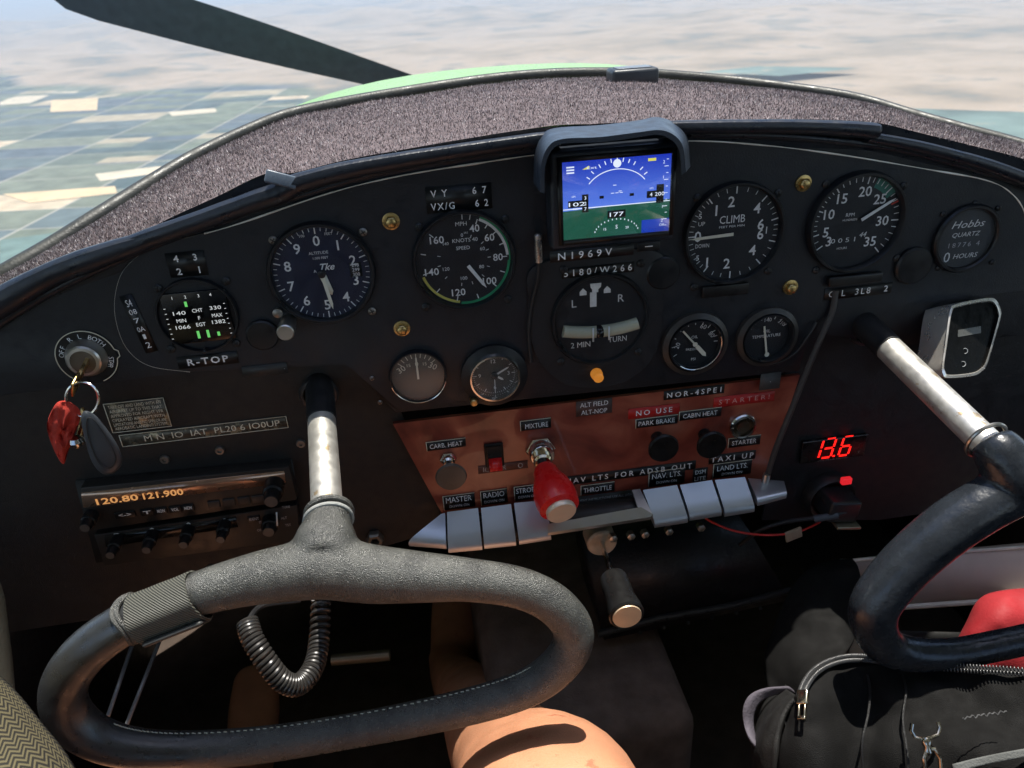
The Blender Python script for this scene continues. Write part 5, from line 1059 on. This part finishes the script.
for i in range(nS):
    a = 2*math.pi*i/nS; rr = rw*(1+.22*max(0, math.cos(a-R(95)))**3+.10*max(0, math.cos(a))**2+.02*math.sin(5*a)); oc_.append((rr*math.cos(a), rr*math.sin(a)))
vs = []; fs = []; zs = [(-.0215,.96),(-.021,1.02),(-.011,1.0),(0,1.01),(.011,1.0),(.021,1.02),(.0215,.96)]
for z, s_ in zs:
    for p in oc_: vs.append(K @ Vector((p[0]*s_, p[1]*s_, z*(1+.05*p[1]/rw))))
for k in range(len(zs)-1):
    for i in range(nS): j = (i+1) % nS; fs.append((k*nS+i, k*nS+j, k*nS+nS+j, k*nS+nS+i))
mb._add(vs, fs); mb.build('band', WEB, t, ang=60)
mb = MB(); mb.box(-.008,.010,rw*1.10,rw*1.34,-.020,.021,.0022,M=K); mb.build('switch_box', mat('switch_box_black', (.05,.052,.05), .5, bump=.3), t); 
for dz in (-.024,-.027):
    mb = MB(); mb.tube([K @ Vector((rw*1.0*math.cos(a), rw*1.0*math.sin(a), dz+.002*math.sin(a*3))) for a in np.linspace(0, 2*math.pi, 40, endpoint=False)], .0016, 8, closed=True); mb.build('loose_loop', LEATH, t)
# coiled cord
pts = [Cz(*p) for p in ((300,600,.62),(262,606,.60),(247,622,.575),(253,640,.568),(268,664,.566),(284,682,.57),(300,684,.58),(314,666,.60),(319,640,.62),(321,600,.64))]
c = pts[3]; t = empty('coiled_cord', c, 'black coiled cord hanging in a loop behind the pilot yoke', 'cord'); cc = spl([tuple(p) for p in pts[2:]], 900); mb = MB(); hx = []; u = Vector((0,1,0)); turns = 40
for i, p in enumerate(cc):
    tn = (cc[min(i+1, 899)]-cc[max(i-1, 0)]).normalized(); u = (u-tn*u.dot(tn)).normalized(); w = tn.cross(u); a = 2*math.pi*turns*i/900; hx.append(p-c+(u*math.cos(a)+w*math.sin(a))*.0068)
mb.tube(hx, .0017, 8); mb.build('coil', mat('coil_rubber', (.030,.028,.026), .32), t); mb = MB(); mb.tube([p-c for p in spl([tuple(p) for p in pts[:3]], 20)], .0022, 8); mb.build('plain_lead', RUB, t)
# hose clamp nut right of the hub
t = Pan('hex_nut', 'dull hexagonal nut low on the left panel beside the yoke hub', 'nut', 375, 537, -.009); mb = MB(); mb.lathe([(.0085,0),(.0085,.006),(.007,.008),(.0045,.008),(.004,.002)], seg=6, cap=False); t.b(mb, 'body', mat('dull_nut', (.25,.23,.19), .4, .8))

# ================================================================== PILOT'S LEGS
def body():
    me = bpy.data.meshes.new('legs'); V_ = []; E = []; Rr = []
    def add(p, r, par=None):
        V_.append(tuple(p)); Rr.append(r if hasattr(r, '__len__') else (r, r)); 
        if par is not None: E.append((par, len(V_)-1))
        return len(V_)-1
    pc = -.10; root = add((pc,-.86,-.70), (.13,.10))
    for s_, kn, an in ((1, Cz(548,783,.580), Cz(452,676,1.12)), (-1, Cz(104,880,.60), Vector((-.31,.15,-.93)))):
        hip = add((pc+s_*.09,-.80,-.70), (.095,.09), root); 
        a = Vector(V_[hip]); m1 = add(a.lerp(kn, .35)+Vector((0,0,.012)), (.086,.080), hip); m2 = add(a.lerp(kn, .72)+Vector((0,0,.010)), (.090,.080), m1)
        k0 = add(a.lerp(kn, .93)+Vector((0,0,.004)), (.086,.074), m2); k1 = add(kn+Vector((0,.006,-.018)), (.079,.068), k0)
        c1 = add(kn.lerp(an, .18)+Vector((0,-.004,-.03)), (.062,.060), k1)
        c2 = add(kn.lerp(an, .38)+Vector((0,-.012,-.012)), (.056,.058), c1); c3 = add(kn.lerp(an, .7), (.042,.044), c2); a1 = add(an, (.032,.036), c3)
        f0 = add(an+Vector((0,.03,-.045)), (.036,.034), a1); f1 = add(an+Vector((.01*s_,.11,-.030)), (.042,.024), f0); f2 = add(an+Vector((.012*s_,.19,-.010)), (.034,.015), f1)
        add(an+Vector((0,-.03,-.06)), (.030,.030), f0)
    me.from_pydata(V_, E, []); o = bpy.data.objects.new('person', me); col.objects.link(o)
    sk = o.modifiers.new('skin', 'SKIN'); sk.use_smooth_shade = True
    for i, r in enumerate(Rr): me.skin_vertices[0].data[i].radius = r
    me.skin_vertices[0].data[0].use_root = True
    ss = o.modifiers.new('sub', 'SUBSURF'); ss.levels = 3; ss.render_levels = 3
    me.materials.append(SKIN); return o

o = body(); tag(o, 'bare sunlit knees and legs of the seated pilot below the yoke', 'person')
# ================================================================== BAG ON THE PASSENGER SEAT
def grid(name, rows, m, par, c, n=60, thick=0, bump=0, uv=False, sub=0):
    R0 = [spl(r, n) for r in rows]; k = len(R0); vs = []; fs = []
    m2 = (k-1)*5+1; colsp = [spl([R0[j][i] for j in range(k)], m2) for i in range(n)]
    for j in range(m2):
        for i in range(n):
            q = colsp[i][j]; w = Cz(q.x, q.y, q.z)-c
            if bump: w += (EYE-c-w).normalized()*bump*(noise.noise(w*26)+.5*noise.noise(w*60))
            vs.append(w)
    for j in range(m2-1):
        for i in range(n-1): a = j*n+i; fs.append((a, a+1, a+n+1, a+n))
    mb = MB(); mb._add(vs, fs); o = mb.build(name, m, par, ang=70)
    if uv:
        me = o.data; ul = me.uv_layers.new(name='UVMap')
        for lp in me.loops: v = lp.vertex_index; ul.data[lp.index].uv = ((v % n)/(n-1), (v//n)/(m2-1))
    if thick: s_ = o.modifiers.new('thickness', 'SOLIDIFY'); s_.thickness = thick; s_.offset = -1
    return o
BAGM = mat('bag_nylon', (.0042,.0040,.0038), .8, var=.25, bump=.7, bscale=1400, spec=.25)
MESHM = mat('bag_mesh', (.010,.0095,.009), .65, var=.3, bump=1, bscale=900)
c = Cz(880,700,.6); t = empty('soft_bag', c, 'black zipped nylon bag standing open on the passenger seat', 'bag')
rim = [(800,700,.60),(806,684,.61),(818,670,.625),(838,661,.635),(862,659,.635),(900,664,.62),(960,669,.60),(1024,673,.585),(1110,682,.57)]
rows = [rim,
 [(796,706,.595),(804,694,.603),(818,682,.615),(838,674,.622),(862,672,.622),(900,677,.607),(960,682,.59),(1024,686,.575),(1110,696,.56)],
 [(786,730,.59),(800,722,.585),(818,716,.59),(838,712,.60),(862,714,.602),(900,716,.592),(960,720,.572),(1024,724,.555),(1110,732,.54)],
 [(782,770,.59),(800,768,.575),(818,766,.572),(838,768,.578),(862,770,.582),(900,770,.570),(960,772,.55),(1024,776,.535),(1110,780,.52)],
 [(780,880,.60),(800,880,.585),(818,880,.58),(838,880,.58),(862,880,.58),(900,880,.57),(960,880,.55),(1024,880,.535),(1110,880,.52)]]
grid('front_side', rows, BAGM, t, c, 90, .004, .011)
back = [(785,690,.70),(800,660,.73),(825,640,.76),(850,632,.78),(880,630,.78),(920,632,.77),(980,634,.75),(1040,636,.73),(1120,640,.70)]
grid('inside', [rim, [(p[0]+4, p[1]+26, p[2]+.03) for p in rim], [(p[0]+2, p[1]+40, p[2]) for p in back], back], mat('bag_inside', (.006,.006,.006), .8), t, c, 60, .002)
grid('left_side', [[(800,700,.60),(792,706,.60),(782,730,.595),(778,770,.59),(776,880,.60)], [(792,694,.63),(776,712,.62),(765,740,.61),(762,775,.61),(760,880,.62)], [(785,690,.70),(766,705,.68),(756,735,.66),(752,775,.65),(750,880,.65)]], MESHM, t, c, 30, .003, .006)
# raised flap behind the opening
grid('raised_flap', [[(772,700,.72),(768,660,.74),(782,615,.76),(800,580,.78),(822,566,.79),(852,562,.80)], [(786,700,.71),(786,660,.72),(797,620,.74),(812,592,.76),(832,578,.77),(858,570,.78)], [(806,690,.68),(812,668,.69),(822,640,.71),(832,615,.73),(845,600,.74),(866,590,.75)], [(830,670,.67),(842,660,.68),(852,645,.70),(860,625,.71),(868,612,.72),(880,600,.73)]], BAGM, t, c, 40, .004, .008)
# zip along the rim
rc = spl([(p[0], p[1], p[2]) for p in rim], 150); rw = [Cz(p.x, p.y-1, p.z-.012)-c for p in rc]
mb = MB(); mb.tube(rw, .0022, 8); mb.build('zip_tape', mat('zip_tape', (.008,.008,.008), .7), t)
mb = MB()
for i in range(1, 149):
    tn = (rw[i+1]-rw[i-1]).normalized(); v = (EYE-c-rw[i]).normalized(); s_ = v.cross(tn).normalized()
    for q in (-1, 1): a = rw[i]+v*.0022; mb.tube([a, a+s_*q*.0034], .00062, 5)
mb.build('zip_teeth', mat('zip_teeth', (.10,.10,.10), .3, .6), t)
p0 = Cz(803,694,.583)-c; mb = MB(); K = axisM(p0, Cz(802,712,.575)-c); mb.box(-.0045,.0045,-.0018,.002,-.003,.008,.001,M=K); mb.box(-.0032,-.0016,-.0012,.0012,.008,.017,.0004,M=K); mb.box(.0016,.0032,-.0012,.0012,.008,.017,.0004,M=K); mb.box(-.0032,.0032,-.0012,.0012,.0165,.019,.0004,M=K); mb.build('zip_puller', mat('warm_nickel', (.66,.58,.42), .22, 1), t)
mb = MB(); mb.tube([Cz(963+k*1.5, 718-k*.22+1.3*math.sin(k*1.7)+.8*math.sin(k*.9), .536)-c for k in range(30)], .00045, 6); mb.build('embroidered_mark', mat('embroidery', (.09,.09,.09), .7), t)
for pts in (((866,668,.622),(870,690,.598),(868,715,.578),(862,745,.566),(864,790,.565)), ((900,668,.61),(906,690,.592),(903,720,.576),(908,760,.560),(906,790,.558))):
    mb = MB(); mb.tube([Cz(*q)-c for q in spl(pts, 24)], .0009, 8); mb.build('sewn_seam', mat('seam_binding', (.012,.012,.012), .5, bump=.6, bscale=900), t)
# clasp: hook, stem and swivel ring
NK = mat('clasp_nickel', (.62,.56,.46), .2, 1)
c2 = Cz(926,738,.555); t2 = empty('swivel_clasp', c2, 'shiny metal swivel clasp hanging on the bag front', 'clasp')
mb = MB(); mb.tube([Cz(*q)-c2 for q in ((912,724,.555),(911,731,.553),(915,737,.552),(922,739,.550),(930,738,.550),(938,735,.551),(940,728,.553),(938,722,.555))], .0014, 10); mb.build('hook', NK, t2)
mb = MB(); K = axisM(Cz(926,737,.549)-c2, Cz(928,752,.547)-c2); mb.lathe([(.0022,0),(.0034,.002),(.0034,.005),(.0026,.007),(.0030,.010),(.0020,.012)], M=K, seg=18); mb.build('swivel', NK, t2)
mb = MB(); mb.tube([Cz(*q)-c2 for q in ((927,748,.547),(924,758,.546),(926,772,.546),(934,782,.546),(941,772,.546),(940,758,.546),(934,749,.547))], .0016, 10, closed=True); mb.build('snap_ring', NK, t2)
grid('strap_end', [[(952,764,.535),(980,757,.532),(1010,751,.53),(1050,744,.53)], [(954,773,.533),(982,765,.53),(1012,759,.528),(1052,752,.528)]], mat('grey_strap', (.11,.115,.11), .8, bump=.8, bscale=700), t, c, 20, .002)
# grey lavender strap loop at the left
st_ = [(790,688,.66),(770,690,.655),(755,697,.65),(748,712,.645),(750,730,.64),(758,744,.63),(772,756,.62),(790,766,.61),(812,776,.60)]
c3 = Cz(750,715,.645); t3 = empty('carry_strap', c3, 'crumpled grey lavender strap loop left of the bag', 'strap')
grid('strap_band', [[(x-5, y-2, z) for x, y, z in st_], st_, [(x+6, y+5, z+.005) for x, y, z in st_]], mat('lavender_webbing', (.09,.08,.10), .85, var=.25, bump=.8, bscale=500), t3, c3, 50, .003, .004)
# pale carton standing behind the bag opening
c4 = Cz(940,590,.80); t4 = empty('pale_carton', c4, 'pale pinkish grey open carton behind the passenger yoke', 'carton'); CARM = mat('pinkish_card', (.64,.54,.50), .6, var=.15, scale=15); 
def CQ(*q): return Cz(*q)-c4
mb = MB(); mb.solid([CQ(852,564,.84),CQ(1120,540,.80),CQ(1120,592,.79),CQ(862,609,.83)], (0,.012,-.003)); mb.build('long_face', CARM, t4)
mb = MB(); mb.solid([CQ(843,561,.80),CQ(853,561,.81),CQ(868,652,.78),(CQ(850,655,.77))], (0,.006,-.002)); mb.build('end_face', mat('white_card', (.75,.72,.66), .55), t4)
mb = MB(); mb.tube([CQ(862,610,.828),CQ(905,607,.82),CQ(1120,592,.788)], .0028, 8); mb.build('folded_rim', mat('white_card', (0,0,0)), t4)
mb = MB(); mb.tube([CQ(846,561,.80),CQ(890,557,.835),CQ(1120,540,.798)], .0018, 8); mb.build('top_rim', mat('white_card', (0,0,0)), t4)
# red pouch
def pillowC(name, outline, z0, th, m, label, cat, wob=0):
    n = 56; P_ = splc([(*p, 0) for p in outline], n); cxp = sum(p.x for p in P_)/n; cyp = sum(p.y for p in P_)/n
    c = Cz(cxp, cyp, z0); o = empty(name, c, label, cat); vs = []; fs = []; rings = 9
    for s_ in (1, -1):
        for r_i in range(rings):
            f = math.cos(r_i/(rings-1)*math.pi/2); q = math.sin(r_i/(rings-1)*math.pi/2)
            for p in P_: x, y = cxp+(p.x-cxp)*f, cyp+(p.y-cyp)*f; vs.append(Cz(x, y, z0-s_*th*q+wob*noise.noise(Vector((x*.03, y*.03, 1))))-c)
    for s_ in (0, 1):
        for r_i in range(rings-1):
            for i in range(n): j = (i+1) % n; b0 = s_*rings*n+r_i*n; fs.append((b0+i, b0+j, b0+n+j, b0+n+i))
    mb = MB(); mb._add(vs, fs); bmesh.ops.remove_doubles(mb.b, verts=mb.b.verts, dist=.00001); bmesh.ops.recalc_face_normals(mb.b, faces=mb.b.faces); mb.build('body', m, o, ang=70); return o, c
o, c = pillowC('red_pouch', [(940,690),(950,655),(966,622),(978,600),(998,591),(1040,588),(1080,594),(1110,640),(1100,700),(1000,710)], .715, .035, mat('red_pouch_fabric', (.36,.016,.022), .75, var=.15, bump=.3, bscale=600), 'bright red rounded pouch behind the passenger yoke lower bar', 'pouch', wob=.01)
# passenger seat under the bag
sp_ = empty('passenger_seat', (.42,-.45,-.80), 'dark passenger seat cushion carrying the bag', 'seat'); mb = MB(); mb.box(-.24,.24,-.26,.26,-.07,.05,.03); mb.build('seat_cushion', mat('seat_dark_fabric', (.02,.018,.017), .9, bump=.5), sp_); mb = MB(); mb.box(-.22,.22,-.24,.24,-.16,-.07,.01); mb.build('seat_frame', DARK, sp_)
# ================================================================== HERRINGBONE FABRIC, LOWER LEFT
def herring():
    m = bpy.data.materials.new('herringbone_fabric'); m.use_nodes = True; n = m.node_tree.nodes; l = m.node_tree.links; b = n['Principled BSDF']; b.inputs['Roughness'].default_value = .85
    tc = n.new('ShaderNodeTexCoord'); s_ = n.new('ShaderNodeSeparateXYZ'); l.new(tc.outputs['UV'], s_.inputs[0])
    def ma(op, a, bb=None):
        q = n.new('ShaderNodeMath'); q.operation = op
        for i, v in enumerate((a, bb)):
            if v is None: continue
            if isinstance(v, (int, float)): q.inputs[i].default_value = v
            else: l.new(v, q.inputs[i])
        return q.outputs[0]
    zig = ma('PINGPONG', ma('MULTIPLY', s_.outputs[1], 11), .5); st = ma('SINE', ma('MULTIPLY', ma('ADD', ma('MULTIPLY', s_.outputs[0], 40), ma('MULTIPLY', zig, 2.4)), 6.283))
    mr = n.new('ShaderNodeMapRange'); mr.inputs[1].default_value = -.35; mr.inputs[2].default_value = .35; l.new(st, mr.inputs[0])
    mx = n.new('ShaderNodeMix'); mx.data_type = 'RGBA'; l.new(mr.outputs[0], mx.inputs[0]); mx.inputs[6].default_value = (.016,.014,.010,1); mx.inputs[7].default_value = (.13,.11,.055,1); l.new(mx.outputs[2], b.inputs['Base Color'])
    bp = n.new('ShaderNodeBump'); bp.inputs['Strength'].default_value = .6; bp.inputs['Distance'].default_value = .0008; l.new(mr.outputs[0], bp.inputs['Height']); l.new(bp.outputs[0], b.inputs['Normal']); return m
c = Cz(-44,750,.46); t = empty('seat_bolster', c, 'olive and black herringbone seat bolster in the lower left corner', 'seat')
grid('fabric_cover', [[(-104,650,.52),(-44,688,.50),(-14,713,.49),(14,748,.475),(42,788,.46),(76,870,.43)], [(-119,675,.48),(-58,710,.462),(-30,735,.452),(-4,770,.44),(22,810,.425),(56,880,.40)], [(-154,710,.45),(-94,750,.435),(-64,778,.425),(-39,810,.415),(-14,850,.40),(16,910,.38)], [(-244,790,.44),(-184,830,.43),(-144,860,.42),(-114,890,.41),(-94,910,.40),(-64,970,.38)]], herring(), t, c, 60, .02, 0, True)
mb = MB(); mb.tube([Cz(x, y, z)-c for x, y, z in ((-104,650,.521),(-44,688,.501),(-14,713,.491),(14,748,.476),(42,788,.461),(76,870,.431))], .0022, 8); mb.build('piping', mat('piping_dark', (.03,.028,.022), .6), t)
